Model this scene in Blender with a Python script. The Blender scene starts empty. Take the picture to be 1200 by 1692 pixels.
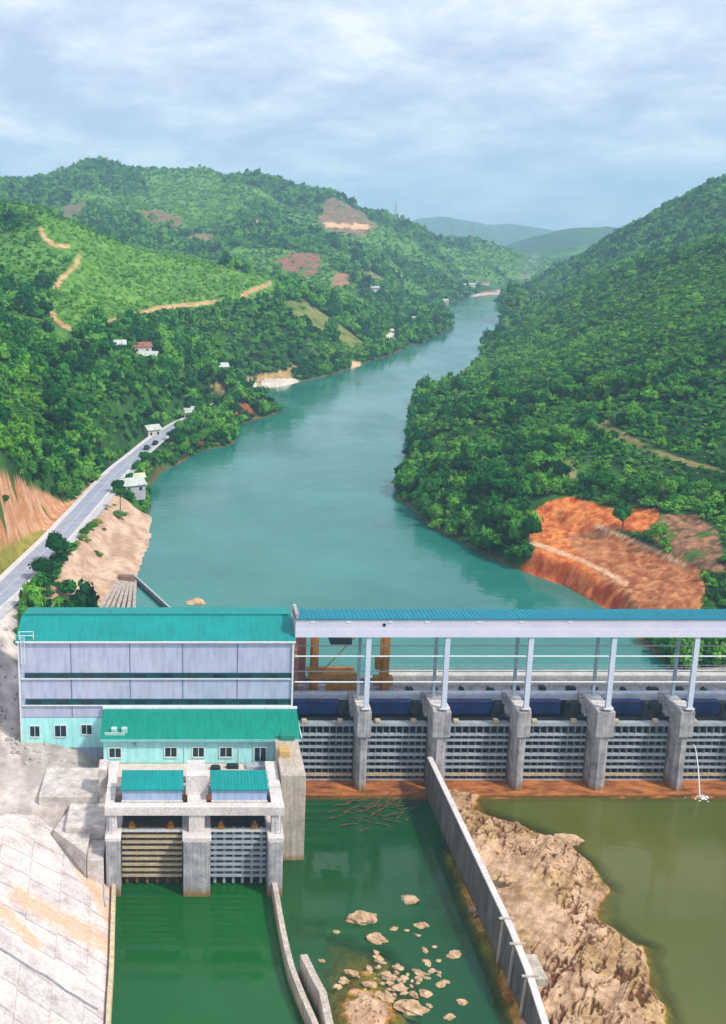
import bpy, math, random
import numpy as np
from mathutils import Vector
random.seed(7); RS = np.random.RandomState(11)
S = bpy.context.scene
COL = S.collection
# ------------------------------------------------------------------ camera
F, PX, PY, HOR, CZ = 1850.0, 300.0, 846.0, 390.0, 95.0
TH = math.atan((PY - HOR) / F)
cam = bpy.data.cameras.new('camera'); co = bpy.data.objects.new('camera', cam); COL.objects.link(co)
co.location = (0, 0, CZ); co.rotation_euler = (math.pi / 2 - TH, 0, 0)
cam.sensor_fit = 'VERTICAL'; cam.sensor_height = 24; cam.lens = 24 * F / 1692
cam.shift_x = (600 - PX) / 1692; cam.clip_start = 1; cam.clip_end = 60000
S.camera = co
# ------------------------------------------------------------------ light, sky
SUN_AZ, SUN_EL = math.radians(128), math.radians(50)     # azimuth measured from +Y clockwise: behind and right of the camera
w = bpy.data.worlds.new('World'); S.world = w; w.use_nodes = True
nt = w.node_tree; N = nt.nodes; L = nt.links
bg = N['Background']; bg.inputs['Strength'].default_value = 0.115
sky = N.new('ShaderNodeTexSky'); sky.sky_type = 'NISHITA'; sky.sun_disc = False
sky.sun_elevation = SUN_EL; sky.sun_rotation = SUN_AZ; sky.air_density = 1.2; sky.dust_density = 1.5
tc = N.new('ShaderNodeTexCoord'); sep = N.new('ShaderNodeSeparateXYZ'); L.new(tc.outputs['Generated'], sep.inputs[0])
def math_node(op, a, b=None, tree=None):
    t = tree or nt
    n = t.nodes.new('ShaderNodeMath'); n.operation = op
    for i, x in enumerate((a, b)):
        if x is None: continue
        if isinstance(x, (int, float)): n.inputs[i].default_value = x
        else: t.links.new(x, n.inputs[i])
    return n.outputs[0]
zz = math_node('ADD', math_node('MAXIMUM', sep.outputs['Z'], 0.0), 0.22)
cx_ = math_node('DIVIDE', sep.outputs['X'], zz); cy_ = math_node('DIVIDE', sep.outputs['Y'], zz)
cb = N.new('ShaderNodeCombineXYZ'); L.new(cx_, cb.inputs[0]); L.new(cy_, cb.inputs[1])
mp = N.new('ShaderNodeMapping'); L.new(cb.outputs[0], mp.inputs[0])
mp.inputs['Rotation'].default_value = (0, 0, math.radians(-28)); mp.inputs['Scale'].default_value = (0.72, 0.62, 1); mp.inputs['Location'].default_value = (3.1, 1.7, 0)
n1 = N.new('ShaderNodeTexNoise'); n1.inputs['Scale'].default_value = 4.2; n1.inputs['Detail'].default_value = 9; n1.inputs['Roughness'].default_value = 0.6; n1.inputs['Distortion'].default_value = 0.15
L.new(mp.outputs[0], n1.inputs[0])
n2 = N.new('ShaderNodeTexNoise'); n2.inputs['Scale'].default_value = 1.7; n2.inputs['Detail'].default_value = 4
L.new(mp.outputs[0], n2.inputs[0])
mixn = math_node('ADD', math_node('MULTIPLY', n1.outputs[0], 0.74), math_node('MULTIPLY', n2.outputs[0], 0.26))
cr = N.new('ShaderNodeValToRGB'); L.new(mixn, cr.inputs[0])
e = cr.color_ramp.elements
e[0].position = 0.39; e[0].color = (0.50, 0.555, 0.72, 1)
e[1].position = 0.60; e[1].color = (0.98, 0.99, 1.0, 1)
m_ = e.new(0.46); m_.color = (0.62, 0.675, 0.82, 1)
m_ = e.new(0.54); m_.color = (0.79, 0.83, 0.92, 1)
sc = N.new('ShaderNodeMix'); sc.data_type = 'RGBA'; sc.blend_type = 'MULTIPLY'; sc.inputs[0].default_value = 1
L.new(cr.outputs[0], sc.inputs[6]); sc.inputs[7].default_value = (9.9, 9.9, 9.9, 1)
mx = N.new('ShaderNodeMix'); mx.data_type = 'RGBA'; mx.inputs[0].default_value = 0.9
L.new(sky.outputs[0], mx.inputs[6]); L.new(sc.outputs[2], mx.inputs[7]); L.new(mx.outputs[2], bg.inputs['Color'])
sl = bpy.data.lights.new('sun', 'SUN'); sl.energy = 3.6; sl.angle = math.radians(5); sl.color = (1, 0.95, 0.86)
so = bpy.data.objects.new('sun', sl); COL.objects.link(so)
sd = Vector((math.sin(SUN_AZ) * math.cos(SUN_EL), math.cos(SUN_AZ) * math.cos(SUN_EL), math.sin(SUN_EL)))
so.rotation_euler = sd.to_track_quat('Z', 'Y').to_euler(); so.location = (0, 0, 400)
S.view_settings.view_transform = 'Standard'; S.view_settings.look = 'None'; S.view_settings.exposure = 0.12; S.view_settings.gamma = 1
S.cycles.max_bounces = 5; S.cycles.diffuse_bounces = 2; S.cycles.glossy_bounces = 2; S.cycles.transparent_max_bounces = 6; S.cycles.volume_bounces = 1

# ------------------------------------------------------------------ photo pixel <-> place
ct, st = math.cos(TH), math.sin(TH)
def ray(u, v): return (u - PX, F * ct - (v - PY) * st, -F * st - (v - PY) * ct)
def atY(u, v, Y):
    d = ray(u, v); t = Y / d[1]; return (d[0] * t, Y, CZ + d[2] * t)
def atZ(u, v, z):
    d = ray(u, v); t = (z - CZ) / d[2]; return (d[0] * t, d[1] * t, z)
def proj(x, y, z):
    zz = z - CZ; dep = y * ct - zz * st; up = y * st + zz * ct
    return PX + F * x / dep, PY - F * up / dep
def lin(r, g, b):
    f = lambda c: ((c / 255 + 0.055) / 1.055) ** 2.4 if c > 10 else c / 255 / 12.92
    return (f(r), f(g), f(b))
# ------------------------------------------------------------------ tags and mesh helpers
def tag(o, label=None, cat=None, group=None, kind=None):
    if label: o['label'] = label
    if cat: o['category'] = cat
    if group: o['group'] = group
    if kind: o['kind'] = kind
    return o
def empty(name, loc, label, cat, group=None):
    o = bpy.data.objects.new(name, None); COL.objects.link(o); o.location = loc; o.empty_display_size = 0.5
    return tag(o, label, cat, group)
def link_mesh(name, me, mat, parent=None, smooth=False):
    o = bpy.data.objects.new(name, me); COL.objects.link(o)
    if mat: me.materials.append(mat)
    if smooth: me.polygons.foreach_set('use_smooth', [True] * len(me.polygons))
    if parent is not None:
        o.parent = parent; o.matrix_parent_inverse.identity()
        o.location = (0, 0, 0)
    return o
class MB:
    """collects shapes, given in world coordinates, into one mesh"""
    def __init__(s): s.v = []; s.f = []
    def add(s, vs, fs):
        b = len(s.v); s.v += [tuple(p) for p in vs]; s.f += [tuple(b + i for i in f) for f in fs]; return s
    def box(s, x0, x1, y0, y1, z0, z1, bev=0.0):
        if bev <= 0:
            vs = [(x, y, z) for z in (z0, z1) for y in (y0, y1) for x in (x0, x1)]
            return s.add(vs, [(0, 2, 3, 1), (4, 5, 7, 6), (0, 1, 5, 4), (2, 6, 7, 3), (0, 4, 6, 2), (1, 3, 7, 5)])
        b = bev   # chamfered vertical edges and top
        ring = lambda i, z: [(x0 + i + b, y0 + i, z), (x1 - i - b, y0 + i, z), (x1 - i, y0 + i + b, z), (x1 - i, y1 - i - b, z),
                          (x1 - i - b, y1 - i, z), (x0 + i + b, y1 - i, z), (x0 + i, y1 - i - b, z), (x0 + i, y0 + i + b, z)]
        vs = ring(0, z0) + ring(0, z1 - b) + ring(b, z1)
        fs = [tuple(range(7, -1, -1)), tuple(range(16, 24))]
        for k in (0, 8):
            for i in range(8): j = (i + 1) % 8; fs.append((k + i, k + j, k + 8 + j, k + 8 + i))
        return s.add(vs, fs)
    def prism_x(s, prof, x0, x1):      # profile (y,z) extruded along x
        n = len(prof); vs = [(x0, y, z) for y, z in prof] + [(x1, y, z) for y, z in prof]
        fs = [tuple(range(n)), tuple(range(2 * n - 1, n - 1, -1))] + [(i, i + n, (i + 1) % n + n, (i + 1) % n) for i in range(n)]
        return s.add(vs, fs)
    def prism_z(s, prof, z0, z1):
        n = len(prof); vs = [(x, y, z0) for x, y in prof] + [(x, y, z1) for x, y in prof]
        fs = [tuple(range(n - 1, -1, -1)), tuple(range(n, 2 * n))] + [(i, (i + 1) % n, (i + 1) % n + n, i + n) for i in range(n)]
        return s.add(vs, fs)
    def tube(s, p, q, r, n=8, r2=None):
        p, q = Vector(p), Vector(q); d = (q - p); r2 = r if r2 is None else r2
        a = d.cross(Vector((0, 0, 1)))
        if a.length < 1e-4: a = Vector((1, 0, 0))
        a.normalize(); c = d.cross(a).normalized()
        vs = []
        for P, R in ((p, r), (q, r2)):
            for i in range(n):
                t = 2 * math.pi * i / n; vs.append(P + a * R * math.cos(t) + c * R * math.sin(t))
        fs = [(i, (i + 1) % n, (i + 1) % n + n, i + n) for i in range(n)] + [tuple(range(n - 1, -1, -1)), tuple(range(n, 2 * n))]
        return s.add(vs, fs)
    def bar(s, p, q, w_, h_):
        p, q = Vector(p), Vector(q); d = (q - p).normalized(); a = d.cross(Vector((0, 0, 1)))
        if a.length < 1e-4: a = Vector((1, 0, 0))
        a.normalize(); c = a.cross(d).normalized(); vs = []
        for P in (p, q):
            for sx, sz in ((-1, -1), (1, -1), (1, 1), (-1, 1)): vs.append(P + a * sx * w_ / 2 + c * sz * h_ / 2)
        return s.add(vs, [(0, 1, 2, 3), (7, 6, 5, 4), (0, 4, 5, 1), (1, 5, 6, 2), (2, 6, 7, 3), (3, 7, 4, 0)])
    def build(s, name, mat, parent=None, smooth=False):
        o0 = Vector((0, 0, 0)) if parent is None else parent.location
        if parent is not None and parent.parent is not None: o0 = parent.location + parent.parent.location
        me = bpy.data.meshes.new(name)
        me.from_pydata([(x - o0.x, y - o0.y, z - o0.z) for x, y, z in s.v], [], s.f); me.update()
        import bmesh as _b
        bm = _b.new(); bm.from_mesh(me); _b.ops.recalc_face_normals(bm, faces=bm.faces); bm.to_mesh(me); bm.free()
        return link_mesh(name, me, mat, parent, smooth)
# ------------------------------------------------------------------ materials
def newmat(name):
    m = bpy.data.materials.new(name); m.use_nodes = True; t = m.node_tree
    return m, t, t.nodes['Principled BSDF'], t.nodes['Material Output']
def noise(t, scale, detail=5, rough=0.6, vec=None, sc=None, dist=0):
    n = t.nodes.new('ShaderNodeTexNoise'); n.inputs['Scale'].default_value = scale; n.inputs['Detail'].default_value = detail
    n.inputs['Roughness'].default_value = rough; n.inputs['Distortion'].default_value = dist
    if vec is None: g = t.nodes.new('ShaderNodeNewGeometry'); vec = g.outputs['Position']
    if sc:
        mpn = t.nodes.new('ShaderNodeMapping'); mpn.inputs['Scale'].default_value = sc; t.links.new(vec, mpn.inputs[0]); vec = mpn.outputs[0]
    t.links.new(vec, n.inputs[0]); return n.outputs[0]
def ramp(t, fac, stops):
    r = t.nodes.new('ShaderNodeValToRGB'); t.links.new(fac, r.inputs[0]); el = r.color_ramp.elements
    el[0].position, el[0].color = stops[0][0], (*stops[0][1], 1)
    el[1].position, el[1].color = stops[-1][0], (*stops[-1][1], 1)
    for p, c in stops[1:-1]:
        x = el.new(p); x.color = (*c, 1)
    return r.outputs[0]
def mixc(t, fac, a, b, mode='MIX'):
    n = t.nodes.new('ShaderNodeMix'); n.data_type = 'RGBA'; n.blend_type = mode
    for i, x in ((0, fac), (6, a), (7, b)):
        if isinstance(x, (int, float)): n.inputs[i].default_value = x
        elif isinstance(x, tuple): n.inputs[i].default_value = (*x[:3], 1)
        else: t.links.new(x, n.inputs[i])
    return n.outputs[2]
def bump(t, h, bsdf, strength=0.5, dist=0.1):
    b = t.nodes.new('ShaderNodeBump'); b.inputs['Strength'].default_value = strength; b.inputs['Distance'].default_value = dist
    t.links.new(h, b.inputs['Height']); t.links.new(b.outputs[0], bsdf.inputs['Normal'])
def MAT(name, c1, c2, scale=1.0, rough=0.85, b=0.0, sc=None, metal=0.0, fine=0.25, stain=None):
    m, t, p, o = newmat(name)
    n = noise(t, scale, 6, 0.6, sc=sc)
    c = ramp(t, n, [(0.3, c1), (0.7, c2)])
    if fine:
        f = noise(t, scale * 9, 3, 0.6)
        g = ramp(t, f, [(0.3, (1 - fine,) * 3), (0.7, (1 + fine * .4,) * 3)]); c = mixc(t, 1.0, c, g, 'MULTIPLY')
    if stain:     # rust and silt that settled on the lowest part: (colour, height, width)
        g = t.nodes.new('ShaderNodeNewGeometry'); s_ = t.nodes.new('ShaderNodeSeparateXYZ'); t.links.new(g.outputs['Position'], s_.inputs[0])
        mr = t.nodes.new('ShaderNodeMapRange'); mr.inputs[1].default_value = stain[1]; mr.inputs[2].default_value = stain[1] - stain[2]
        hz = math_node('ADD', s_.outputs['Z'], math_node('MULTIPLY', noise(t, 1.3, 4), 1.6, t), t)
        t.links.new(hz, mr.inputs[0]); c = mixc(t, mr.outputs[0], c, stain[0])
        st2 = ramp(t, noise(t, 1.6, 5, .65, sc=(1.5, 1.5, .09)), [(.42, (.66, .64, .62)), (.6, (1, 1, 1))]); c = mixc(t, 0.8, c, st2, 'MULTIPLY')
    t.links.new(c, p.inputs['Base Color']); p.inputs['Roughness'].default_value = rough; p.inputs['Metallic'].default_value = metal
    p.inputs['Specular IOR Level'].default_value = 0.3
    if 'roof' in name or 'cladding' in name or 'render' in name:
        wv = ramp(t, noise(t, .7, 6, .65, sc=(2.2, .35, .35)), [(.38, (.84, .84, .83)), (.5, (.97, .97, .97)), (.66, (1.05, 1.05, 1.05))]); t.links.new(mixc(t, 1.0, c, wv, 'MULTIPLY'), p.inputs['Base Color'])
    if b: bump(t, noise(t, scale * 6, 5), p, b, 0.05)
    return m
concrete = MAT('concrete', lin(140, 142, 150), lin(206, 202, 202), .5, .9, .5, stain=(lin(150, 118, 70), 2.7, 1.6))
concrete_pale = MAT('pale_concrete', lin(200, 192, 188), lin(232, 222, 216), .3, .9, .4)
concrete_warm = MAT('warm_concrete', lin(185, 172, 158), lin(222, 206, 190), .4, .9, .4, stain=(lin(165, 125, 70), 2.0, 1.2))
concrete_dark = MAT('weathered_concrete', lin(92, 88, 84), lin(140, 134, 126), .5, .9, .5, sc=(1, 1, .3), stain=(lin(120, 92, 50), 1.6, .8))
teal_roof = MAT('teal_sheet_roof', lin(0, 138, 132), lin(0, 150, 148), .15, .5, fine=.06)
blue_roof = MAT('blue_sheet_roof', lin(0, 120, 140), lin(0, 132, 150), .1, .5, fine=.06)
green_roof = MAT('green_sheet_roof', lin(0, 138, 116), lin(4, 150, 126), .2, .5, fine=.06)
cladding = MAT('lavender_cladding', lin(174, 182, 208), lin(190, 194, 214), .1, .6, fine=.06)
cladding2 = MAT('grey_blue_cladding', lin(150, 172, 205), lin(168, 186, 214), .4, .6, fine=.1)
aqua = MAT('aqua_render', lin(158, 232, 230), lin(182, 242, 238), .3, .8, fine=.08)
trim_white = MAT('white_trim', lin(215, 225, 225), lin(232, 236, 236), .6, .6)
joint_m = MAT('panel_joint', lin(105, 110, 140), lin(120, 125, 150), .5, .8)
louvre = MAT('dark_green_louvre', lin(4, 60, 66), lin(10, 78, 84), 1.5, .5)
glass_d = MAT('dark_glass', lin(14, 40, 48), lin(30, 66, 76), 1.2, .12)
steel_w = MAT('white_steel', lin(192, 204, 222), lin(208, 216, 230), .4, .5, fine=.08)
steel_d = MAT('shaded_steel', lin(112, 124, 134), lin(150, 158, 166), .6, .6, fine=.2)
steel_g = MAT('grey_steel', lin(150, 160, 170), lin(182, 188, 194), .6, .55, fine=.2)
fascia_m = MAT('grey_fascia', lin(196, 196, 210), lin(214, 210, 220), .2, .6, fine=.06)
dark_m = MAT('dark_steel', lin(16, 26, 32), lin(34, 44, 50), .8, .6)
rusty = MAT('rusty_steel', lin(92, 50, 24), lin(160, 98, 44), 1.2, .85)
rust_pale = MAT('rust_stained_steel', lin(176, 160, 130), lin(205, 190, 160), .8, .7)
navy = MAT('navy_paint', lin(12, 34, 82), lin(20, 46, 100), .5, .45)
orange_p = MAT('orange_paint', lin(140, 92, 26), lin(186, 128, 36), .8, .6)
rock_m = MAT('tan_rock', lin(142, 106, 72), lin(230, 196, 158), .8, .95, 1.0)
wood = MAT('driftwood', lin(60, 48, 34), lin(120, 98, 70), 2, .9)
bark = MAT('bark', lin(92, 78, 60), lin(130, 112, 88), 2, .9)
white_roof = MAT('white_tin_roof', lin(168, 176, 170), lin(214, 218, 208), 1, .7)
asphalt = MAT('asphalt', lin(150, 155, 172), lin(172, 176, 188), .25, .9, .2)
kerb_m = MAT('road_kerb', lin(206, 200, 196), lin(228, 222, 216), .5, .9)
brick_m = MAT('terracotta', lin(160, 100, 80), lin(190, 140, 120), 1, .9)
# ------------------------------------------------------------------ water
def water_mat(name, deep, deep2, rough, bs, turb=1.0, spec=.5):
    m, t, p, o = newmat(name)
    c = mixc(t, ramp(t, noise(t, .02, 4), [(.35, (0, 0, 0)), (.65, (1, 1, 1))]), deep, deep2)
    t.links.new(c, p.inputs['Base Color']); rr = ramp(t, noise(t, .035, 5, .6, sc=(1, .45, 1)), [(.4, (rough * .6,) * 3), (.62, (rough * 2.2,) * 3)]); t.links.new(rr, p.inputs['Roughness']); p.inputs['IOR'].default_value = 1.33
    h = math_node('ADD', noise(t, .55, 3, .6, sc=(1, .6, 1)), math_node('MULTIPLY', noise(t, .09, 3), 2.5, t), t)
    bump(t, h, p, bs, .25)
    if turb < 1:
        tr = t.nodes.new('ShaderNodeBsdfTransparent'); tr.inputs[0].default_value = (.75, .92, .78, 1)
        a = t.nodes.new('ShaderNodeAttribute'); a.attribute_name = 'depth'
        mr = t.nodes.new('ShaderNodeMapRange'); mr.inputs[1].default_value = 0; mr.inputs[2].default_value = 2.1
        mr.inputs[3].default_value = turb; mr.inputs[4].default_value = 1.0
        t.links.new(a.outputs['Fac'], mr.inputs[0])
        mxs = t.nodes.new('ShaderNodeMixShader'); t.links.new(mr.outputs[0], mxs.inputs[0]); t.links.new(tr.outputs[0], mxs.inputs[1]); t.links.new(p.outputs[0], mxs.inputs[2])
        t.links.new(mxs.outputs[0], o.inputs[0])
    return m
# ------------------------------------------------------------------ terrain control points
WL = 12.5
CP = []
def cz(z, pts):
    for u, v in pts: CP.append(atZ(u, v, z))
def cy(pts):
    for u, v, Y in pts: CP.append(atY(u, v + (7 if Y >= 1280 else 4 if Y > 600 and v < 450 else 0), Y))
def cw(pts): CP.extend(pts)
shoreL = [(190, 1008), (222, 965), (236, 925), (248, 885), (250, 840), (247, 805), (268, 780), (300, 765), (330, 745), (388, 735), (390, 705), (430, 693), (458, 682), (445, 665), (405, 655), (440, 643), (488, 634), (540, 622), (585, 608), (620, 596), (660, 580), (700, 566), (742, 546), (738, 520), (735, 502), (770, 493), (812, 486)]
shoreR = [(832, 487), (824, 502), (840, 520), (826, 543), (795, 588), (762, 617), (720, 640), (692, 662), (676, 700), (672, 740), (664, 785), (660, 826), (690, 850), (718, 872), (760, 896), (800, 914), (840, 936), (868, 946), (930, 966), (985, 996), (1022, 1020), (1050, 1050), (1085, 1085), (1130, 1118)]
cz(WL - .3, shoreL); cz(WL - .3, shoreR)
cz(WL - 6, [(420, 960), (520, 850), (430, 800), (520, 720), (600, 660), (660, 620), (740, 570), (790, 530), (790, 505), (600, 930), (800, 970), (600, 800), (350, 900), (320, 820), (950, 1010), (600, 1010), (280, 1010)])
cz(15.6, [(125, 995), (135, 930), (175, 880), (205, 850), (160, 960)]); cz(14.4, [(205, 930), (222, 880), (228, 850)])
cz(15.5, [(250, 768), (300, 735), (340, 715), (375, 700)])
cz(20, [(10, 975), (50, 935), (95, 890)]); cz(19, [(140, 840), (180, 792)]); cz(18, [(225, 752), (262, 722), (298, 703)])
cz(14, [(460, 628), (420, 640), (480, 622)])
cy([(0, 780, 258), (60, 815, 280), (110, 835, 308), (-60, 760, 255), (0, 860, 250), (0, 700, 300), (100, 740, 325), (200, 700, 400), (0, 600, 385), (150, 620, 430), (300, 640, 490), (250, 680, 445), (350, 600, 545),
    (450, 590, 610), (100, 545, 500), (0, 500, 520), (200, 500, 620), (330, 530, 640), (400, 500, 700), (500, 560, 700), (580, 590, 745), (540, 600, 700), (640, 570, 850), (0, 430, 610), (100, 430, 640), (200, 440, 720), (300, 460, 740),
    (0, 337, 740), (60, 345, 750), (110, 366, 750), (160, 388, 770), (200, 405, 800), (300, 418, 840), (400, 448, 870), (480, 475, 900), (560, 505, 940), (640, 535, 960), (700, 550, 1010)])
cw([(-150, 950, 55), (-40, 980, 45), (60, 1030, 38), (-260, 900, 70)])
cy([(550, 450, 1250), (650, 450, 1400), (700, 500, 1380), (650, 520, 1150), (600, 480, 1180), (500, 430, 1250), (400, 400, 1350), (300, 400, 1300), (200, 385, 1300), (100, 345, 1450), (0, 320, 1500), (-60, 330, 1500),
    (-80, 310, 1850), (0, 302, 1850), (60, 291, 1900), (110, 276, 1930), (150, 263, 1950), (180, 267, 1950), (210, 275, 1950), (280, 281, 1950), (350, 282, 1950), (380, 293, 1930), (420, 289, 1900), (470, 302, 1880), (520, 318, 1860), (560, 325, 1850), (600, 342, 1870),
    (640, 357, 1900), (680, 372, 1930), (720, 390, 2000), (760, 402, 2100), (800, 397, 2200), (835, 402, 2250), (860, 418, 2280), (880, 440, 2250), (200, 320, 1650), (350, 335, 1650), (450, 350, 1600), (500, 375, 1500), (600, 400, 1550), (660, 410, 1650), (700, 430, 1650),
    (800, 440, 1900), (780, 476, 1750), (740, 470, 1600), (850, 470, 1900), (240, 300, 1800), (100, 310, 1700)])
# hollows that break the mountain's face
cy([(290, 330, 1700), (480, 330, 1750), (420, 330, 1640), (130, 330, 1560)])
cw([(-700, 2800, 60), (-300, 2800, 60), (100, 2800, 60), (500, 2800, 50), (1000, 2800, 60), (1600, 2800, 70), (300, 2500, 60), (-300, 2350, 110), (600, 2450, 40)])
cy([(1200, 900, 264), (1200, 800, 305), (1200, 700, 348), (1200, 600, 410), (1200, 500, 530), (1200, 408, 690), (1280, 380, 700), (1150, 420, 760), (1100, 436, 830), (1050, 452, 920), (1000, 470, 1000), (930, 498, 1090), (870, 516, 1160), (1000, 550, 690), (1000, 650, 455), (1100, 600, 450), (1100, 500, 640), (900, 600, 610), (880, 550, 850),
    (800, 650, 500), (740, 690, 440), (800, 750, 372), (730, 780, 360), (900, 750, 345), (1000, 750, 330), (1100, 720, 345), (750, 830, 326), (900, 828, 297), (960, 812, 300), (1050, 838, 289), (1150, 850, 283), (850, 880, 287), (810, 880, 296), (1000, 900, 268), (930, 900, 270), (1050, 950, 252), (1100, 960, 247), (1100, 900, 266), (1160, 960, 246), (1160, 1000, 237), (910, 860, 286), (1000, 860, 282)])
cw([(420, 950, 60), (330, 1150, 45)])
cy([(1280, 280, 1300), (1200, 303, 1300), (1150, 323, 1350), (1100, 348, 1400), (1050, 377, 1450), (1000, 405, 1500), (950, 430, 1560), (920, 446, 1620), (885, 468, 1700), (1200, 370, 1120), (1100, 400, 1200), (1000, 440, 1280), (900, 490, 1360), (860, 478, 1800), (845, 500, 1400)])
cw([(-150, 260, 62), (-260, 450, 78), (-420, 800, 125), (-650, 1500, 165), (-800, 2000, 150), (240, 250, 65), (340, 400, 90), (560, 700, 130), (880, 1300, 185), (1300, 2000, 150), (900, 1750, 90)])
# around and below the dam
cw([(-36, 215, 18.5), (-33, 200, 16.5), (-32, 190, 14), (-31, 180, 10.4), (-45, 205, 20), (-60, 190, 22), (-55, 170, 16), (-26, 172, 9.2), (-18, 165, 8.4), (-29, 150, 8.8), (-26, 130, 7), (-23, 112, 6.5), (-60, 140, 16), (-60, 100, 16), (-100, 180, 45), (-11, 150, -3), (-10, 130, -3), (-9, 112, -3),
    (0, 175, 4), (-20, 185, 9), (-20, 196, 9), (10, 190, 4), (10, 150, -5), (12, 120, -5), (30, 150, -5), (30, 110, -5), (60, 150, -5), (60, 110, -5), (90, 150, -5), (90, 110, -5), (120, 130, -5), (30, 185, -3), (60, 185, -3), (90, 185, -3), (110, 185, -3), (40, 205, 3), (80, 205, 3), (110, 215, 5), (150, 190, 25), (150, 150, 15), (150, 100, 12), (200, 150, 40)])
CPA = np.array(CP)
def warp(x, y): return np.stack([x / y * 2.2, np.log(y) * 1.0], -1)
W = warp(CPA[:, 0], CPA[:, 1]); n_ = len(W)
D = np.linalg.norm(W[:, None] - W[None], axis=-1)
kern = lambda r: -np.sqrt(r * r + 0.0004)
A = np.zeros((n_ + 3, n_ + 3)); A[:n_, :n_] = kern(D) + np.eye(n_) * 0.0; A[:n_, n_] = 1; A[:n_, n_ + 1:] = W; A[n_, :n_] = 1; A[n_ + 1:, :n_] = W.T
# interpolate height over distance: keeps the relief in proportion near and far
rhs = np.zeros(n_ + 3); rhs[:n_] = (CPA[:, 2] - WL) / CPA[:, 1]
COEF = np.linalg.lstsq(A, rhs, rcond=None)[0]
def rbf(x, y):
    P = warp(x, y); out = np.empty(len(P))
    for i in range(0, len(P), 20000):
        q = P[i:i + 20000]; d = np.linalg.norm(q[:, None] - W[None], axis=-1)
        out[i:i + 20000] = kern(d) @ COEF[:n_] + COEF[n_] + q @ COEF[n_ + 1:]
    return out * y + WL
def hash2(ix, iy, s):
    h = np.sin(ix * 127.1 + iy * 311.7 + s * 74.7) * 43758.5453; return h - np.floor(h)
def vnoise(x, y, s=0):
    ix, iy = np.floor(x), np.floor(y); fx, fy = x - ix, y - iy
    fx = fx * fx * (3 - 2 * fx); fy = fy * fy * (3 - 2 * fy)
    a, b, c, d = hash2(ix, iy, s), hash2(ix + 1, iy, s), hash2(ix, iy + 1, s), hash2(ix + 1, iy + 1, s)
    return (a * (1 - fx) + b * fx) * (1 - fy) + (c * (1 - fx) + d * fx) * fy
def fbm(x, y, o=4, s=0, g=.5):
    r = 0; am = 1; tot = 0
    for k in range(o): r = r + am * vnoise(x * 2 ** k, y * 2 ** k, s + k); tot += am; am *= g
    return r / tot
# the road
RP = [(-150, 1110, 21), (-40, 1018, 20.5), (10, 975, 20), (50, 935, 20), (95, 890, 19.8), (120, 862, 19.5), (142, 838, 19.2), (170, 806, 18.8), (200, 775, 18.4), (228, 752, 18.1), (262, 724, 18), (300, 700, 18), (335, 684, 18), (365, 668, 18.5)]
RW = np.array([atZ(*p) for p in RP])
def resample(P, step=2.0):
    P = np.array(P); out = []
    for k in range(len(P) - 1):
        p0 = P[max(k - 1, 0)]; p1 = P[k]; p2 = P[k + 1]; p3 = P[min(k + 2, len(P) - 1)]
        n = max(2, int(np.linalg.norm(p2 - p1) / step))
        for i in range(n):
            t = i / n; out.append(.5 * ((2 * p1) + (-p0 + p2) * t + (2 * p0 - 5 * p1 + 4 * p2 - p3) * t * t + (-p0 + 3 * p1 - 3 * p2 + p3) * t ** 3))
    out.append(P[-1]); return np.array(out)
ROAD = resample(RW)
def near_line(x, y, Lp):
    bd = np.full(len(x), 1e9); bz = np.zeros(len(x))
    for i in range(len(Lp) - 1):
        a, b = Lp[i], Lp[i + 1]; d = b[:2] - a[:2]; L2 = (d ** 2).sum() + 1e-9
        t = np.clip(((x - a[0]) * d[0] + (y - a[1]) * d[1]) / L2, 0, 1)
        dd = np.hypot(x - a[0] - t * d[0], y - a[1] - t * d[1]); m = dd < bd
        bd[m] = dd[m]; bz[m] = (a[2] + t * (b[2] - a[2]))[m]
    return bd, bz
def height(x, y):
    z = rbf(x, y)
    h = np.clip((z - WL) / 25, 0, 1) * np.clip((y - 200) / 100, 0, 1)
    s = np.clip(y / 900, .35, 1.6); qm = np.clip(1 - ((x - 108) / 42) ** 2 - ((y - 264) / 38) ** 2, 0, 1); qm = np.clip(qm * 3, 0, 1)
    rid = 1 - np.abs(2 * fbm(x / (95 * s), y / (120 * s), 3, 5) - 1)
    z = z + h * s * ((1 - .85 * qm) * 16 * (rid - .72) + 7 * (fbm(x / 34, y / 34, 3, 9) - .5))
    near = (y > 205) & (y < 620)
    z = z + np.where(y > 205, 1.4 * (fbm(x / 9, y / 9, 3, 3) - .5) * np.clip((z - WL) / 3, 0, 1), 0)
    z = z + qm * (.7 * (1 - np.abs(2 * fbm(x / 5, y / 14, 4, 203) - 1) - .7) + .8 * (fbm(x / 2.2, y / 2.2, 3, 205) - .5)) * np.clip((z - WL) / 3, 0, 1)
    m = (y < 720) & (y > 150) & (x < 60); 
    if m.any():
        d, rz = near_line(x[m], y[m], ROAD[::2]); f = np.clip((13 - d) / 8, 0, 1); f = f * f * (3 - 2 * f)
        zm = z[m]; z[m] = zm * (1 - f) + (rz - .25) * f
    return z
def seg_dist(px, py, poly):
    d = np.full(px.shape, 1e9)
    for i in range(len(poly)):
        a = np.array(poly[i]); b = np.array(poly[(i + 1) % len(poly)]); e_ = b - a
        t = np.clip(((px - a[0]) * e_[0] + (py - a[1]) * e_[1]) / (e_ @ e_ + 1e-9), 0, 1); d = np.minimum(d, np.hypot(px - a[0] - t * e_[0], py - a[1] - t * e_[1]))
    return d
RIV = [atZ(u, v, WL)[:2] for u, v in shoreL] + [atZ(u, v, WL)[:2] for u, v in shoreR] + [(98, 186), (-8, 186)]
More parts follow.
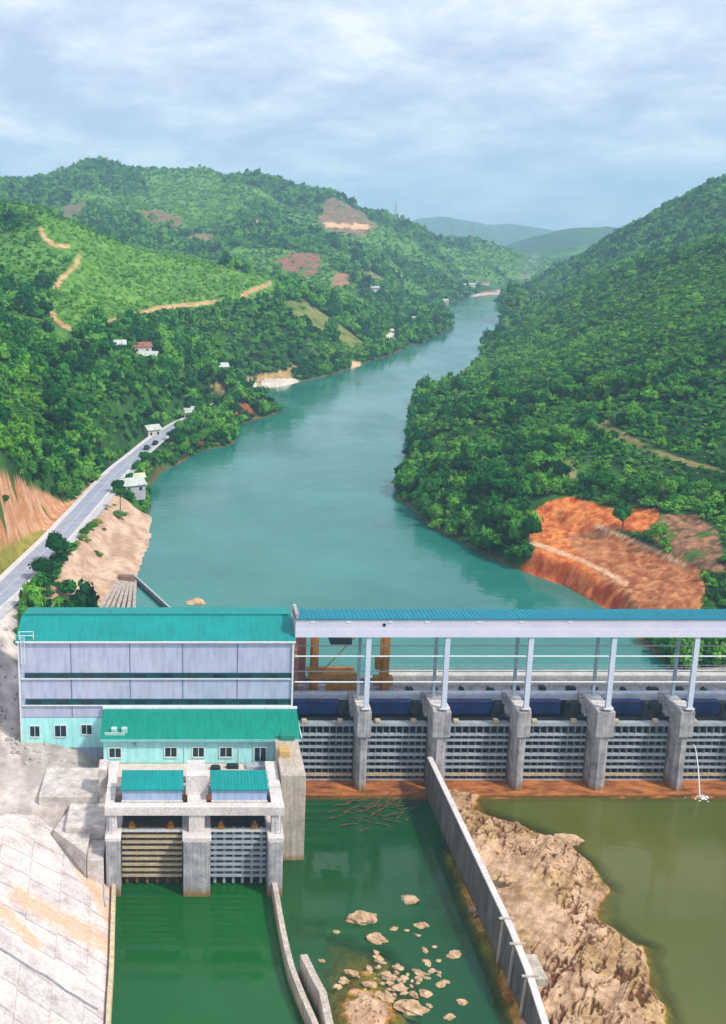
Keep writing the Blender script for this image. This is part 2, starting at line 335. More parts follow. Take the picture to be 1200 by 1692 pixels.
# terrain sheet: a fan that reaches past the mountains
NU = 760
us = np.linspace(-0.62, 1.05, NU); ly = np.concatenate([np.linspace(math.log(70), math.log(195), 70)[:-1], np.linspace(math.log(195), math.log(440), 560)[:-1], np.linspace(math.log(440), math.log(3200), 480)]); NV = len(ly)
UU, LY = np.meshgrid(us, ly); YY = np.exp(LY); XX = UU * YY
gx, gy = XX.ravel(), YY.ravel(); gz = height(gx, gy)

# what the photo shows growing or lying on each part of the slopes; polygons in photo pixels, with soil colours
def inpoly(px, py, poly):
    c = np.zeros(px.shape, bool); n = len(poly); j = n - 1
    for i in range(n):
        xi, yi = poly[i]; xj, yj = poly[j]
        c ^= ((yi > py) != (yj > py)) & (px < (xj - xi) * (py - yi) / (yj - yi + 1e-9) + xi); j = i
    return c
sel_ = np.where((gy > np.where(gx > 12, 199, 244)) & (gy < 1800) & (gx > -80) & (gx < 620))[0]
jx_ = gx[sel_] + gy[sel_] * .012 * (fbm(gx[sel_] / 18, gy[sel_] / 18, 3, 301) - .5); ins = inpoly(jx_, gy[sel_], RIV); dd_ = seg_dist(jx_, gy[sel_], RIV); zz_ = gz[sel_]
zz_ = np.where(ins, np.minimum(zz_, WL - .25 * np.minimum(dd_, 14) - .1), np.maximum(zz_, WL + .16 * np.minimum(dd_, 10) + .02))
qx, qy = gx[sel_], gy[sel_]; qm_ = np.clip(3 * (1 - ((qx - 110) / 44) ** 2 - ((qy - 262) / 40) ** 2), 0, 1) * (~ins); t_ = np.clip(dd_ / 3.6, 0, 1); t_ = t_ * t_ * (3 - 2 * t_)
tgt = WL + 4.6 * t_ + .21 * np.clip(dd_ - 3, 0, 99) + (1.3 * (fbm(qx / 7, qy / 5, 4, 203, .6) - .5) + .9 * (fbm(qx / 1.8, qy / 1.8, 3, 205, .6) - .5)) * np.clip(dd_ / 3, 0, 1) + 2.2 * np.clip((dd_ - 19) / 4, 0, 1); zz_ = zz_ * (1 - qm_) + tgt * qm_
gz[sel_] = zz_
gu, gv = proj(gx, gy, gz)
PATCH = [  # name, polygon, colour 1, colour 2, max distance, min distance
    ('cut', [(-90, 740), (0, 778), (60, 808), (112, 832), (150, 800), (215, 745), (225, 752), (150, 830), (90, 885), (60, 915), (-60, 1010)], lin(196, 130, 84), lin(222, 176, 140), 380, 200),
    ('verge', [(-60, 925), (0, 905), (70, 875), (95, 880), (40, 930), (-60, 1010)], lin(120, 120, 48), lin(160, 150, 70), 300, 200),
    ('sand', [(60, 1020), (95, 950), (120, 905), (165, 850), (185, 815), (255, 800), (262, 860), (250, 930), (215, 1020)], lin(186, 150, 124), lin(222, 190, 164), 330, 205),
    ('spit', [(395, 655), (405, 632), (440, 624), (490, 622), (500, 640), (410, 662)], lin(200, 188, 172), lin(225, 212, 196), 720, 500),
    ('spitback', [(345, 650), (360, 632), (405, 626), (470, 612), (490, 600), (484, 622), (400, 634)], lin(160, 130, 84), lin(190, 160, 110), 720, 500),
    ('quarry', [(862, 860), (900, 832), (945, 820), (1010, 838), (1090, 842), (1090, 862), (1060, 880), (1010, 872), (1045, 900), (1010, 960), (960, 950), (880, 925)], lin(180, 84, 34), lin(232, 146, 82), 330, 200),
    ('quarrybase', [(855, 945), (885, 915), (960, 925), (1035, 962), (1042, 1015), (960, 1000), (900, 972)], lin(176, 70, 22), lin(226, 130, 70), 330, 180),
    ('bench', [(930, 885), (1000, 872), (1150, 935), (1170, 980), (1140, 1050), (1040, 1050), (1030, 985), (975, 940)], lin(150, 84, 46), lin(204, 138, 92), 330, 180),
    ('scree', [(1060, 880), (1095, 850), (1150, 848), (1190, 880), (1195, 945), (1150, 940)], lin(100, 82, 54), lin(178, 126, 96), 330, 180),
    ('clear1', [(523, 372), (535, 335), (550, 325), (600, 350), (625, 376), (600, 392), (560, 385)], lin(120, 96, 76), lin(150, 118, 98), 2400, 1300),
    ('cut1', [(532, 367), (610, 371), (612, 379), (540, 375)], lin(214, 160, 120), lin(226, 180, 140), 2400, 1300),
    ('clear2', [(455, 430), (480, 417), (530, 420), (530, 445), (505, 460), (470, 445)], lin(140, 84, 70), lin(160, 104, 88), 1500, 950),
    ('clear3', [(232, 350), (260, 345), (300, 362), (295, 385), (240, 380)], lin(120, 92, 70), lin(140, 112, 84), 2000, 1200),
    ('clear4', [(95, 350), (110, 338), (142, 336), (140, 360), (110, 365)], lin(110, 96, 72), lin(130, 112, 90), 2000, 1200),
    ('clear5', [(300, 395), (320, 383), (360, 388), (362, 402), (330, 408)], lin(130, 112, 80), lin(150, 130, 95), 1700, 1000),
    ('clear6', [(400, 368), (415, 360), (436, 368), (420, 375)], lin(170, 140, 110), lin(190, 160, 130), 2000, 1000),
    ('clear7', [(582, 455), (590, 440), (640, 462), (638, 475), (610, 470)], lin(136, 128, 84), lin(156, 140, 100), 1700, 1000),
    ('clear8', [(548, 460), (560, 450), (580, 455), (575, 472), (550, 474)], lin(150, 110, 80), lin(170, 130, 96), 1700, 1000),
    ('field1', [(462, 500), (500, 495), (540, 520), (610, 570), (585, 578), (550, 560), (500, 530)], lin(110, 120, 60), lin(140, 140, 80), 1000, 600),
    ('quay', [(770, 490), (812, 480), (835, 478), (838, 488), (800, 490)], lin(190, 160, 150), lin(214, 190, 176), 2000, 1400),
    ('landing', [(632, 555), (655, 532), (668, 535), (655, 562), (640, 570)], lin(205, 205, 190), lin(222, 222, 206), 1300, 700),
    ('bank1', [(578, 610), (582, 597), (594, 597), (598, 610)], lin(206, 160, 120), lin(226, 190, 150), 900, 600),
    ('bank2', [(380, 695), (382, 668), (420, 665), (425, 690)], lin(150, 90, 56), lin(170, 110, 74), 560, 380),
    ('scar1', [(205, 590), (218, 572), (250, 590), (252, 605), (225, 605)], lin(140, 110, 96), lin(170, 150, 140), 560, 300),
    ('scar2', [(980, 690), (1000, 692), (1040, 722), (1100, 748), (1180, 770), (1200, 782), (1120, 764), (1040, 740), (985, 712)], lin(110, 104, 62), lin(140, 126, 80), 420, 250),
    ('scar3', [(932, 755), (945, 757), (955, 790), (940, 790)], lin(140, 130, 84), lin(150, 140, 90), 420, 250),
    ('scar4', [(795, 830), (815, 826), (830, 842), (850, 860), (865, 890), (840, 870)], lin(176, 110, 64), lin(190, 124, 76), 420, 230),
    ('yard', [(-40, 1000), (35, 1000), (30, 1060), (28, 1230), (160, 1235), (170, 1330), (-40, 1345)], lin(172, 160, 154), lin(222, 208, 198), 240, 140),
]
TRAILS = [[(68, 380), (76, 396), (90, 405), (112, 407)], [(132, 424), (122, 443), (104, 458), (92, 475), (82, 492), (82, 508), (90, 525), (104, 538), (118, 544)],
          [(165, 535), (190, 528), (236, 517), (262, 508), (310, 504), (362, 498)], [(400, 488), (430, 475), (446, 468)]]
bare = np.zeros(len(gx)); colr = np.zeros((len(gx), 3))
fn = fbm(gx / 14, gy / 14, 4, 21); g1 = np.clip((fn - .3) / .4, 0, 1)[:, None]
colr[:] = np.array(lin(26, 62, 30)) * (1 - g1) + np.array(lin(66, 112, 46)) * g1
ju = gu + 9 * (fbm(gx / 6, gy / 6, 3, 31) - .5); jv = gv + 7 * (fbm(gx / 6, gy / 6, 3, 37) - .5)
fine = np.clip((fbm(gx / 2.2, gy / 4.5, 4, 41) - .28) / .44, 0, 1)[:, None]
for nm, poly, a, b, ymax, ymin in PATCH:
    m = inpoly(ju, jv, poly) & (gy < ymax) & (gy > ymin)
    if nm in ('sand', 'spit'): m &= gz > WL - 2.5
    fi2 = np.clip((fbm(gx / 1.1, gy / 1.6, 4, 43, .65) - .33) / .34, 0, 1)[:, None] if nm in ('quarry', 'bench', 'scree', 'quarrybase', 'cut') else fine
    colr[m] = (np.array(a) * (1 - fi2) + np.array(b) * fi2)[m]; bare[m] = 1
    if nm in ('clear1', 'clear2', 'clear3', 'clear4', 'clear5', 'field1', 'clear7', 'scree', 'cut', 'scar2'):
        sp = (fbm(gx / 5, gy / 5, 3, 51) > (.60 if nm not in ('cut', 'scree') else .66)) & m
        colr[sp] = np.array(lin(84, 108, 50))
for tr in TRAILS:
    for i in range(len(tr) - 1):
        (a0, b0), (a1, b1) = tr[i], tr[i + 1]; dx, dy = a1 - a0, b1 - b0; L2 = dx * dx + dy * dy
        t = np.clip(((gu - a0) * dx + (gv - b0) * dy) / L2, 0, 1); dd = np.hypot(gu - a0 - t * dx, (gv - b0 - t * dy) * 1.2)
        m = (dd < 3.8 + 2 * (fn - .5)) & (gy > 420) & (gy < 900); colr[m] = (np.array(lin(176, 134, 88)) * (1 - fine) + np.array(lin(214, 178, 130)) * fine)[m]; bare[m] = 1
for (ln_, wd_, c_a, c_b) in (([(862, 893), (905, 905), (960, 926), (1000, 944), (1036, 966)], 3.2, lin(214, 164, 124), lin(236, 196, 160)), ([(985, 868), (1020, 882), (1080, 908), (1134, 936)], 2.4, lin(196, 160, 130), lin(220, 184, 150))):
    for i in range(len(ln_) - 1):
        (a0, b0), (a1, b1) = ln_[i], ln_[i + 1]; dx, dy = a1 - a0, b1 - b0; t = np.clip(((gu - a0) * dx + (gv - b0) * dy) / (dx * dx + dy * dy), 0, 1); dd = np.hypot(gu - a0 - t * dx, (gv - b0 - t * dy))
        m = (dd < wd_ + 2 * (fn - .5)) & (gy > 225) & (gy < 310); colr[m] = (np.array(c_a) * (1 - fine) + np.array(c_b) * fine)[m]; bare[m] = 1
opn = fbm(gx / 120, gy / 170, 4, 401); og = (np.clip((opn - .5) / .06, 0, 1) * np.clip((gz - WL - 5) / 6, 0, 1) * (bare == 0) * (gy > 300) * ((gu < 640) | (gy > 1150)))[:, None]
colr = colr * (1 - og) + og * (np.array(lin(52, 108, 36)) * (1 - fine) + np.array(lin(110, 152, 62)) * fine)
hb_ = inpoly(ju, jv, [(60, 360), (110, 366), (200, 405), (300, 420), (400, 450), (470, 475), (455, 500), (380, 500), (240, 520), (120, 552), (86, 520), (84, 480), (130, 430), (75, 400)]) & (bare == 0) & (gy < 1000) & (gy > 420)
colr[hb_] = (np.array(lin(58, 112, 34)) * (1 - fine) + np.array(lin(116, 158, 62)) * fine)[hb_]
m = (gz < WL + .35) & (gy > 210) & (bare == 0); colr[m] = np.array(lin(112, 92, 60))
m = gy < 205; colr[m & (bare == 0)] = (np.array(lin(164, 152, 142)) * (1 - fine) + np.array(lin(210, 196, 184)) * fine)[m & (bare == 0)]
def grid_mesh(name, X, Y, Z, mat, colour=None, attrs=None, smooth=True):
    nv, nu = X.shape; me = bpy.data.meshes.new(name)
    co_ = np.stack([X.ravel(), Y.ravel(), Z.ravel()], -1).astype(np.float32)
    i = np.arange(nv * nu).reshape(nv, nu); q = np.stack([i[:-1, :-1], i[:-1, 1:], i[1:, 1:], i[1:, :-1]], -1).reshape(-1, 4)
    me.vertices.add(len(co_)); me.vertices.foreach_set('co', co_.ravel())
    me.loops.add(q.size); me.loops.foreach_set('vertex_index', q.ravel().astype(np.int32))
    me.polygons.add(len(q)); me.polygons.foreach_set('loop_start', (np.arange(len(q)) * 4).astype(np.int32))
    me.polygons.foreach_set('use_smooth', np.full(len(q), smooth))
    if colour is not None:
        at = me.color_attributes.new('soil', 'FLOAT_COLOR', 'POINT'); at.data.foreach_set('color', np.concatenate([colour, np.ones((len(colour), 1))], 1).astype(np.float32).ravel())
    for k, a in (attrs or {}).items():
        at = me.attributes.new(k, 'FLOAT', 'POINT'); at.data.foreach_set('value', a.astype(np.float32).ravel())
    me.update(calc_edges=True); me.validate()
    o = bpy.data.objects.new(name, me); COL.objects.link(o); me.materials.append(mat); return o
def soil_mat(name, b=.8, sc1=.5):
    m, t, p, o = newmat(name)
    a = t.nodes.new('ShaderNodeAttribute'); a.attribute_name = 'soil'
    f = ramp(t, noise(t, sc1, 7, .7), [(.3, (.68, .68, .68)), (.5, (.98, .98, .98)), (.7, (1.22, 1.2, 1.18))])
    c = mixc(t, 1.0, a.outputs['Color'], f, 'MULTIPLY'); t.links.new(c, p.inputs['Base Color']); p.inputs['Roughness'].default_value = .95
    p.inputs['Specular IOR Level'].default_value = .15
    bump(t, noise(t, sc1 * 1.6, 7, .7), p, b, .8); return m
soil = soil_mat('hill_soil')
terr = grid_mesh('terrain', XX, YY, gz.reshape(XX.shape), soil, colr); tag(terr, kind='structure')
# plain beneath everything that reaches the horizon
MB().add([(-5900, 2600, 2), (8900, 2600, 2), (8900, 9400, 2), (-5900, 9400, 2)], [(0, 1, 2, 3)]).build('far_plain', MAT('far_plain', lin(60, 100, 60), lin(80, 120, 70), .004)).update_tag()
tag(bpy.data.objects['far_plain'], kind='structure')
# ------------------------------------------------------------------ far hills
far_m = MAT('far_hill_wood', lin(34, 76, 36), lin(62, 108, 50), .012, .95, 0, fine=.3)
def far_range(sky_px, Y, dep, name, base=10, seed=0, n=160, slope_n=40):
    uu = np.linspace(sky_px[0][0], sky_px[-1][0], n); vv = np.interp(uu, [p[0] for p in sky_px], [p[1] for p in sky_px])
    rx = np.empty(n); rz = np.empty(n)
    for i in range(n):
        p = atY(uu[i], vv[i], Y); rx[i] = p[0]; rz[i] = p[2]
    s = np.linspace(-1, 1, slope_n); Xg = np.repeat(rx[None], slope_n, 0); Sg = np.repeat(s[:, None], n, 1); Yg = Y + Sg * dep
    prof = 1 - np.abs(Sg) ** 1.15
    Zg = base + (rz[None] - base) * prof
    k = dep / 3.2
    rid = 1 - np.abs(2 * fbm(Xg / k, Yg / k, 4, seed) - 1)
    Zg = Zg + (rid - .75) * (rz[None] - base) * .42 * (1 - prof) * np.clip(prof * 5, 0, 1) + (fbm(Xg / (k * .15), Yg / (k * .15), 3, seed + 4) - .5) * dep * .012
    o = grid_mesh(name, Xg, Yg, Zg, far_m); return tag(o, kind='structure')
far_range([(850, 470), (870, 420), (900, 388), (940, 377), (1000, 375), (1040, 378), (1080, 384), (1140, 380), (1200, 390), (1300, 400)], 3600, 1000, 'hills', 8, 3)
far_range([(880, 480), (900, 455), (930, 440), (960, 425), (1000, 408), (1050, 398), (1120, 392), (1250, 380)], 2900, 450, 'hills', 8, 8)
far_range([(560, 400), (640, 380), (690, 362), (730, 357), (770, 364), (800, 372), (840, 370), (880, 376), (930, 384), (1000, 382), (1100, 386), (1200, 388)], 6500, 1600, 'hills', 10, 13)
far_range([(450, 398), (640, 386), (740, 370), (800, 377), (860, 380), (920, 385), (1050, 380), (1250, 386), (1500, 384)], 8000, 1100, 'hills', 5, 17)
# ------------------------------------------------------------------ waters
res_m = water_mat('reservoir_water', lin(30, 104, 94), lin(50, 124, 112), .1, .2)
def fan_sheet(name, y0, y1, z, mat):
    ys = np.exp(np.linspace(math.log(y0), math.log(y1), 120)); uu = np.linspace(-.45, .7, 60); U, Yg = np.meshgrid(uu, ys)
    return grid_mesh(name, U * Yg, Yg, np.full_like(Yg, z), mat, smooth=False)
tag(fan_sheet('reservoir_water', 196.5, 2400, WL, res_m), kind='structure')
# riverbed below the dam
def blob(x, y, cx, cy, rx, ry, p=2): return np.clip(1 - ((x - cx) / rx) ** 2 - ((y - cy) / ry) ** 2, 0, 1)
OUT = [atZ(u, v, .4)[:2] for u, v in [(742, 1296), (800, 1312), (790, 1335), (870, 1362), (930, 1385), (985, 1425), (1012, 1470), (992, 1515), (1045, 1548), (1072, 1560), (1078, 1620), (1100, 1665), (1120, 1720), (1150, 1800), (900, 1800), (915, 1692), (700, 1290)]]
OUT[-2] = (42.6, 100); OUT[-1] = (43, 178)
rx_, ry_ = np.meshgrid(np.arange(13, 100, .22), np.arange(96, 179.5, .25))
def polydist(x, y, poly):
    d = np.full(x.shape, 1e9)
    for i in range(len(poly)):
        a = np.array(poly[i]); b = np.array(poly[(i + 1) % len(poly)]); e_ = b - a
        t = np.clip(((x - a[0]) * e_[0] + (y - a[1]) * e_[1]) / (e_ @ e_ + 1e-9), 0, 1); d = np.minimum(d, np.hypot(x - a[0] - t * e_[0], y - a[1] - t * e_[1]))
    return np.where(inpoly(x, y, poly), d, -d)
sdx = polydist(rx_ + 1.6 * (fbm(rx_ / 3, ry_ / 3, 3, 61) - .5), ry_ + 1.6 * (fbm(rx_ / 3, ry_ / 3, 3, 62) - .5), OUT)
# strata run down to the right, in slabs with sharp steps
a_ = math.radians(-58); sx_ = rx_ * math.cos(a_) - ry_ * math.sin(a_); sy_ = rx_ * math.sin(a_) + ry_ * math.cos(a_)
slab0 = fbm(sx_ / 11 + .5 * fbm(rx_ / 5, ry_ / 5, 3, 70), sy_ / 3.4, 4, 71, .5); q_ = slab0 * 13; qf = q_ - np.floor(q_); slab = (np.floor(q_) + np.clip(qf * 5, 0, 1)) / 13
crag = fbm(rx_ / 1.6, ry_ / 1.6, 4, 73, .6); crk2 = 1 - np.abs(2 * fbm(sx_ / 7 + .4 * crag, sy_ / 2.4, 4, 79, .55) - 1)
ridgeo = 1 - np.abs(2 * fbm(sx_ / 12, sy_ / 3.5, 3, 75) - 1)
flat_ = np.clip(1.4 * blob(rx_, ry_, 49.5, 146, 6, 16), 0, 1)
top = np.clip(sdx / 1.6, 0, 1) * (.25 + .07 * np.clip(sdx, 0, 9) + 2.7 * (slab - .22) * (1 - .8 * flat_) + .7 * flat_ + .28 * (crag - .5) * (1 - .6 * flat_) - .5 * np.clip((crk2 - .93) / .04, 0, 1) * (1 - flat_) + .12 * (fbm(rx_ / .6, ry_ / .6, 2, 80) - .5)) * np.where(rx_ > 43.3, 1, 0)
bed = -2.6 + 1.0 * (fbm(rx_ / 7, ry_ / 7, 4, 77) - .5)
hump = 2.5 * blob(rx_, ry_, 24, 127, 8, 12) + 1.9 * blob(rx_, ry_, 22, 115, 9, 12) + 1.2 * blob(rx_, ry_, 19, 140, 7, 6) + 1.0 * blob(rx_, ry_, 38, 146, 4, 24)
ledge = np.clip((rx_ - 38.4 - (ry_ - 120) * .02) / 3.0, 0, 1) * np.where(rx_ < 43.3, 1, 0) * np.clip((168 - ry_) / 10, 0, 1) * 2.5
apronr = np.clip((ry_ - 175.2) / 2, 0, 1) * 2.45
bedz = np.maximum.reduce([bed + hump + .9 * (crag - .5) * np.clip(hump, 0, 1) * 1.3, bed + ledge + .3 * (crag - .5), bed + apronr])
wet = np.where(sdx > -3, np.clip((sdx + 3) / 3, 0, 1), 0) * 2.3 * np.where(rx_ > 43.3, 1, 0)
bedz = np.maximum(bedz, bed + wet); bedz = np.where((sdx > 0) & (rx_ > 43.3), -.2 + top, bedz)
cc = np.clip((.6 * fbm(rx_ / 1.3, ry_ / 1.3, 4, 81, .6) + .4 * fbm(sx_ / 8, sy_ / 1.2, 3, 85) - .32) / .34, 0, 1)[..., None]
bc = np.array(lin(164, 126, 94)) * (1 - cc) + np.array(lin(226, 188, 152)) * cc
crk = ((qf < .12) & (fbm(rx_ / 3, ry_ / 3, 2, 87) > .45) & (flat_ < .3))[..., None] | (crag < .22)[..., None] | ((crk2 > .95) & (flat_ < .3))[..., None]; bc = np.where(crk, np.array(lin(120, 78, 48)), bc)
grn = (fbm(rx_ / 5, ry_ / 5, 3, 83) > .63)[..., None]; bc = np.where(grn, bc * np.array([.85, .85, .7]), bc)
under = (bedz < .12)[..., None]; uc = np.array(lin(150, 100, 36)) * (1 - cc) + np.array(lin(206, 156, 72)) * cc; bc = np.where(under, uc, bc)
rub = (ry_ > 172)[..., None]; rc = np.array(lin(150, 84, 34)) * (1 - cc) + np.array(lin(196, 128, 66)) * cc; bc = np.where(rub & under, rc, bc)
bedo = grid_mesh('riverbed', rx_, ry_, bedz, soil_mat('riverbed_rock', .6, 1.4), bc.reshape(-1, 3), smooth=False); tag(bedo, kind='structure')
def pool(name, x0, x1, y0, y1, mat, depth=None):
    X, Y = np.meshgrid(np.arange(x0, x1 + .01, (x1 - x0) / max(2, int((x1 - x0) / .4))), np.arange(y0, y1 + .01, (y1 - y0) / max(2, int((y1 - y0) / .4))))
    if depth is None: d = np.full(X.shape, 3.0)
    else:
        ii = np.clip(((X - 13) / .22).astype(int), 0, rx_.shape[1] - 1); jj = np.clip(((Y - 96) / .25).astype(int), 0, rx_.shape[0] - 1); d = -bedz[jj, ii]
    o = grid_mesh(name, X, Y, np.zeros_like(X), mat, attrs={'depth': np.clip(d, 0, 5)}, smooth=False); return tag(o, kind='structure')
pool('tailrace_water', -14, 14.6, 60, 160, water_mat('tailrace_green', lin(12, 78, 28), lin(24, 94, 36), .07, .10))
pool('pool_water', 14.62, 43.3, 60, 181, water_mat('pool_green', lin(10, 68, 34), lin(30, 82, 34), .06, .08, .12), 1)
pool('river_water', 43.32, 150, 60, 181, water_mat('river_olive', lin(68, 82, 22), lin(92, 94, 34), .1, .14, .3), 1)
# ------------------------------------------------------------------ road with kerbs
def strip(name, LP, off0, off1, dz, th, mat, parent=None, kind='structure'):
    P = LP; T = np.gradient(P[:, :2], axis=0); T /= np.linalg.norm(T, axis=1)[:, None]; Nn = np.stack([T[:, 1], -T[:, 0]], 1)
    b = MB(); n = len(P); vs = []
    for i in range(n):
        for o_, z_ in ((off0, dz), (off1, dz), (off1, dz - th), (off0, dz - th)): vs.append((P[i, 0] + Nn[i, 0] * o_, P[i, 1] + Nn[i, 1] * o_, P[i, 2] + z_))
    fs = []
    for i in range(n - 1):
        for k in range(4): j = (k + 1) % 4; fs.append((i * 4 + k, i * 4 + j, i * 4 + 4 + j, i * 4 + 4 + k))
    fs += [(3, 2, 1, 0), tuple((n - 1) * 4 + k for k in range(4))]
    o = b.add(vs, fs).build(name, mat, parent); return tag(o, kind=kind) if kind else o
strip('road', ROAD, -2.9, 2.9, .12, .6, asphalt)
strip('road_shoulder', ROAD, -4.4, -2.92, .26, .7, kerb_m); strip('road_shoulder', ROAD, 2.92, 3.5, .26, .8, kerb_m)
strip('footpath', ROAD[:len(ROAD) // 2 + 14], 3.52, 5.4, .05, .8, MAT('footpath', lin(184, 182, 186), lin(206, 204, 204), .4))
strip('road_marking', ROAD, -.08, .08, .126, .004, MAT('road_paint', lin(190, 195, 200), lin(210, 210, 210), .5))
# ================================================================== the dam
Z0 = 10.0    # yard level
PIER_X = [31.6, 45.0, 59.2, 73.3, 87.4, 101.6, 115.7]
# --- powerhouse
X0, X1, YF, YR, YB, ZE, ZR = -27.6, 18.9, 178.7, 186.2, 195.0, 28.5, 30.3
ph = empty('powerhouse', (X0, YF, Z0), 'long tall powerhouse clad in lavender grey panels under a teal gabled roof', 'building')
b = MB(); b.prism_x([(YF, Z0 - 3), (YF, ZE), (YR, ZR - .12), (YB, ZE + .1), (YB, Z0 - 3)], X0, X1); b.build('wall', cladding, ph)
b = MB(); o_ = .45
b.prism_x([(YF - o_, ZE - .02), (YF - o_, ZE + .22), (YR, ZR + .25), (YR, ZR + .01)], X0 - .4, X1 + .4)
b.prism_x([(YR + .003, ZR + .01), (YR + .003, ZR + .25), (YB + o_, ZE + .3), (YB + o_, ZE + .02)], X0 - .4, X1 + .4)
for i in range(93): x = X0 - .3 + i * .505; b.prism_x([(YF - o_ + .02, ZE + .223), (YF - o_ + .02, ZE + .275), (YR - .02, ZR + .30), (YR - .02, ZR + .25)], x, x + .05)
rf = b.build('roof', teal_roof, ph)
MB().box(X0 - .4, X1 + .4, YF - o_ - .16, YF - o_ - .003, ZE - .2, ZE + .1).build('gutter', trim_white, rf)
MB().box(X0 - .3, X1 + .3, YR - .2, YR + .2, ZR + .26, ZR + .42, .05).build('ridge_cap', MAT('ridge_cap', lin(0, 112, 112), lin(0, 124, 120), .3), rf)
def wz(v, Y=YF): return atY(100, v, Y)[2]
# lavender panels in three rows, separated by joints
px_ = [X0 + .02] + [atY(u, 1120, YF)[0] for u in (118, 215, 302, 392)] + [X1 - .02]
for (zt, zb) in ((wz(1062), wz(1111)), (wz(1121), wz(1154)), (wz(1165), wz(1184))):
    for i in range(5): MB().box(px_[i] + .09, px_[i + 1] - .09, YF - .09, YF - .004, zb, zt, .02).build('cladding_panel', cladding, ph)
for i in range(1, 5): MB().box(px_[i] - .085, px_[i] + .085, YF - .05, YF - .004, wz(1184), wz(1062)).build('panel_joint', joint_m, ph)
for (v0, v1) in ((1112, 1120), (1155, 1164)):
    lo = MB().box(X0 + .9, X1 - .1, YF - .16, YF - .095, wz(v1), wz(v0)).build('louvre_strip', louvre, ph)
    for k in range(10): x = X0 + 1.6 + k * 4.5; MB().box(x, x + 2.0, YF - .2, YF - .163, wz(v1) + .16, wz(v0) - .16).build('glazing', glass_d, lo)
    MB().box(X0 + .3, X1 - .05, YF - .42, YF - .165, wz(v1) - .14, wz(v1) - .01).build('sill', trim_white, lo)
xl = atY(165, 1200, YF)[0]
zw = wz(1186)
MB().box(X0 - .02, xl + 1.5, YF - .2, YF - .097, Z0 - 1, zw).build('lower_wall', aqua, ph)
for u0, u1, v0, v1 in ((50, 66, 1199, 1216), (91, 110, 1198, 1216), (135, 152, 1197, 1212)):
    x0, _, z1 = atY(u0, v0, YF); x1, _, z0 = atY(u1, v1, YF)
    wn = MB().box(x0, x1, YF - .24, YF - .203, z0, z1).build('window', glass_d, ph)
    f = MB(); f.box(x0 - .16, x0, YF - .3, YF - .203, z0 - .16, z1 + .16).box(x1, x1 + .16, YF - .3, YF - .203, z0 - .16, z1 + .16).box(x0, x1, YF - .3, YF - .203, z1, z1 + .16).box(x0, x1, YF - .36, YF - .203, z0 - .16, z0)
    f.box((x0 + x1) / 2 - .04, (x0 + x1) / 2 + .04, YF - .28, YF - .243, z0, z1); f.build('window_frame', trim_white, wn)
for x in (X0 - .12, X1 - .12): MB().box(x, x + .28, YF - .45, YF - .21, Z0, ZE - .25).build('corner_trim', trim_white, ph)
ld = MB()
for x in (X0 + .5, X0 + 1.1): ld.tube((x, YF - .75, ZE - 4), (x, YF - .75, ZE + 1.2), .05, 6)
for k in range(12): ld.tube((X0 + .5, YF - .75, ZE - 3.8 + k * .42), (X0 + 1.1, YF - .75, ZE - 3.8 + k * .42), .035, 6)
ld.build('ladder', trim_white, ph)
# small roof-edge frame at the left end
b = MB()
for x in (X0 + .2, X0 + 2.6): b.tube((x, YF - .2, ZE + .2), (x, YF - .2, ZE + 1.7), .07, 6)
for z in (1.0, 1.7): b.tube((X0 + .2, YF - .2, ZE + z), (X0 + 2.6, YF - .2, ZE + z), .06, 6)
b.build('guard_rail', trim_white, ph)
# --- annex
AX0, AX1, AY, AZE, AZR = -12.9, 19.2, 170.6, 14.4, 16.1
an = empty('annex_building', (AX0, AY, Z0), 'low aqua annex with a green lean-to roof in front of the tall powerhouse', 'building')
MB().prism_x([(AY, Z0), (AY, AZE), (YF - .45, AZR - .05), (YF - .45, Z0)], AX0, AX1).build('wall', aqua, an)
b = MB(); b.prism_x([(AY - .6, AZE - .02), (AY - .6, AZE + .2), (YF - .43, AZR + .3), (YF - .43, AZR + .06)], AX0 - .5, AX1 + .5)
for i in range(66): x = AX0 - .4 + i * .505; b.prism_x([(AY - .58, AZE + .203), (AY - .58, AZE + .26), (YF - .5, AZR + .35), (YF - .5, AZR + .29)], x, x + .05)
rf2 = b.build('roof', green_roof, an)
MB().box(AX0 - .5, AX1 + .5, AY - .78, AY - .603, AZE - .25, AZE + .14).build('fascia', MAT('annex_fascia', lin(120, 190, 190), lin(150, 205, 205), .5), rf2)
MB().box(AX0 - .6, AX1 + .6, YF - .8, YF - .47, AZR + .31, AZR + .75, .06).build('flashing', trim_white, rf2)
MB().box(AX1 + .5, AX1 + .66, AY - .6, YF - .5, AZE + .3, AZE + .62).build('edge_trim', trim_white, rf2)
def awin(u0, u1, v0, v1, nm='window'):
    x0, _, z1 = atY(u0, v0, AY); x1, _, z0 = atY(u1, v1, AY); z0 = max(z0, Z0 + .02)
    wn = MB().box(x0, x1, AY - .06, AY - .004, z0, z1).build(nm, glass_d, an)
    f = MB(); f.box(x0 - .2, x0, AY - .14, AY - .003, z0 - (.2 if nm == 'window' else 0), z1 + .2).box(x1, x1 + .2, AY - .14, AY - .003, z0 - (.2 if nm == 'window' else 0), z1 + .2).box(x0, x1, AY - .14, AY - .003, z1, z1 + .2)
    if nm == 'window': f.box(x0, x1, AY - .2, AY - .003, z0 - .2, z0)
    f.box((x0 + x1) / 2 - .05, (x0 + x1) / 2 + .05, AY - .1, AY - .063, z0, z1); f.build('window_frame' if nm == 'window' else 'door_frame', trim_white, wn)
for u0, u1, v0, v1 in ((181, 200, 1236, 1251), (273, 292, 1235, 1250), (319, 337, 1235, 1250), (364, 383, 1235, 1250), (455, 473, 1235, 1250)): awin(u0, u1, v0, v1)
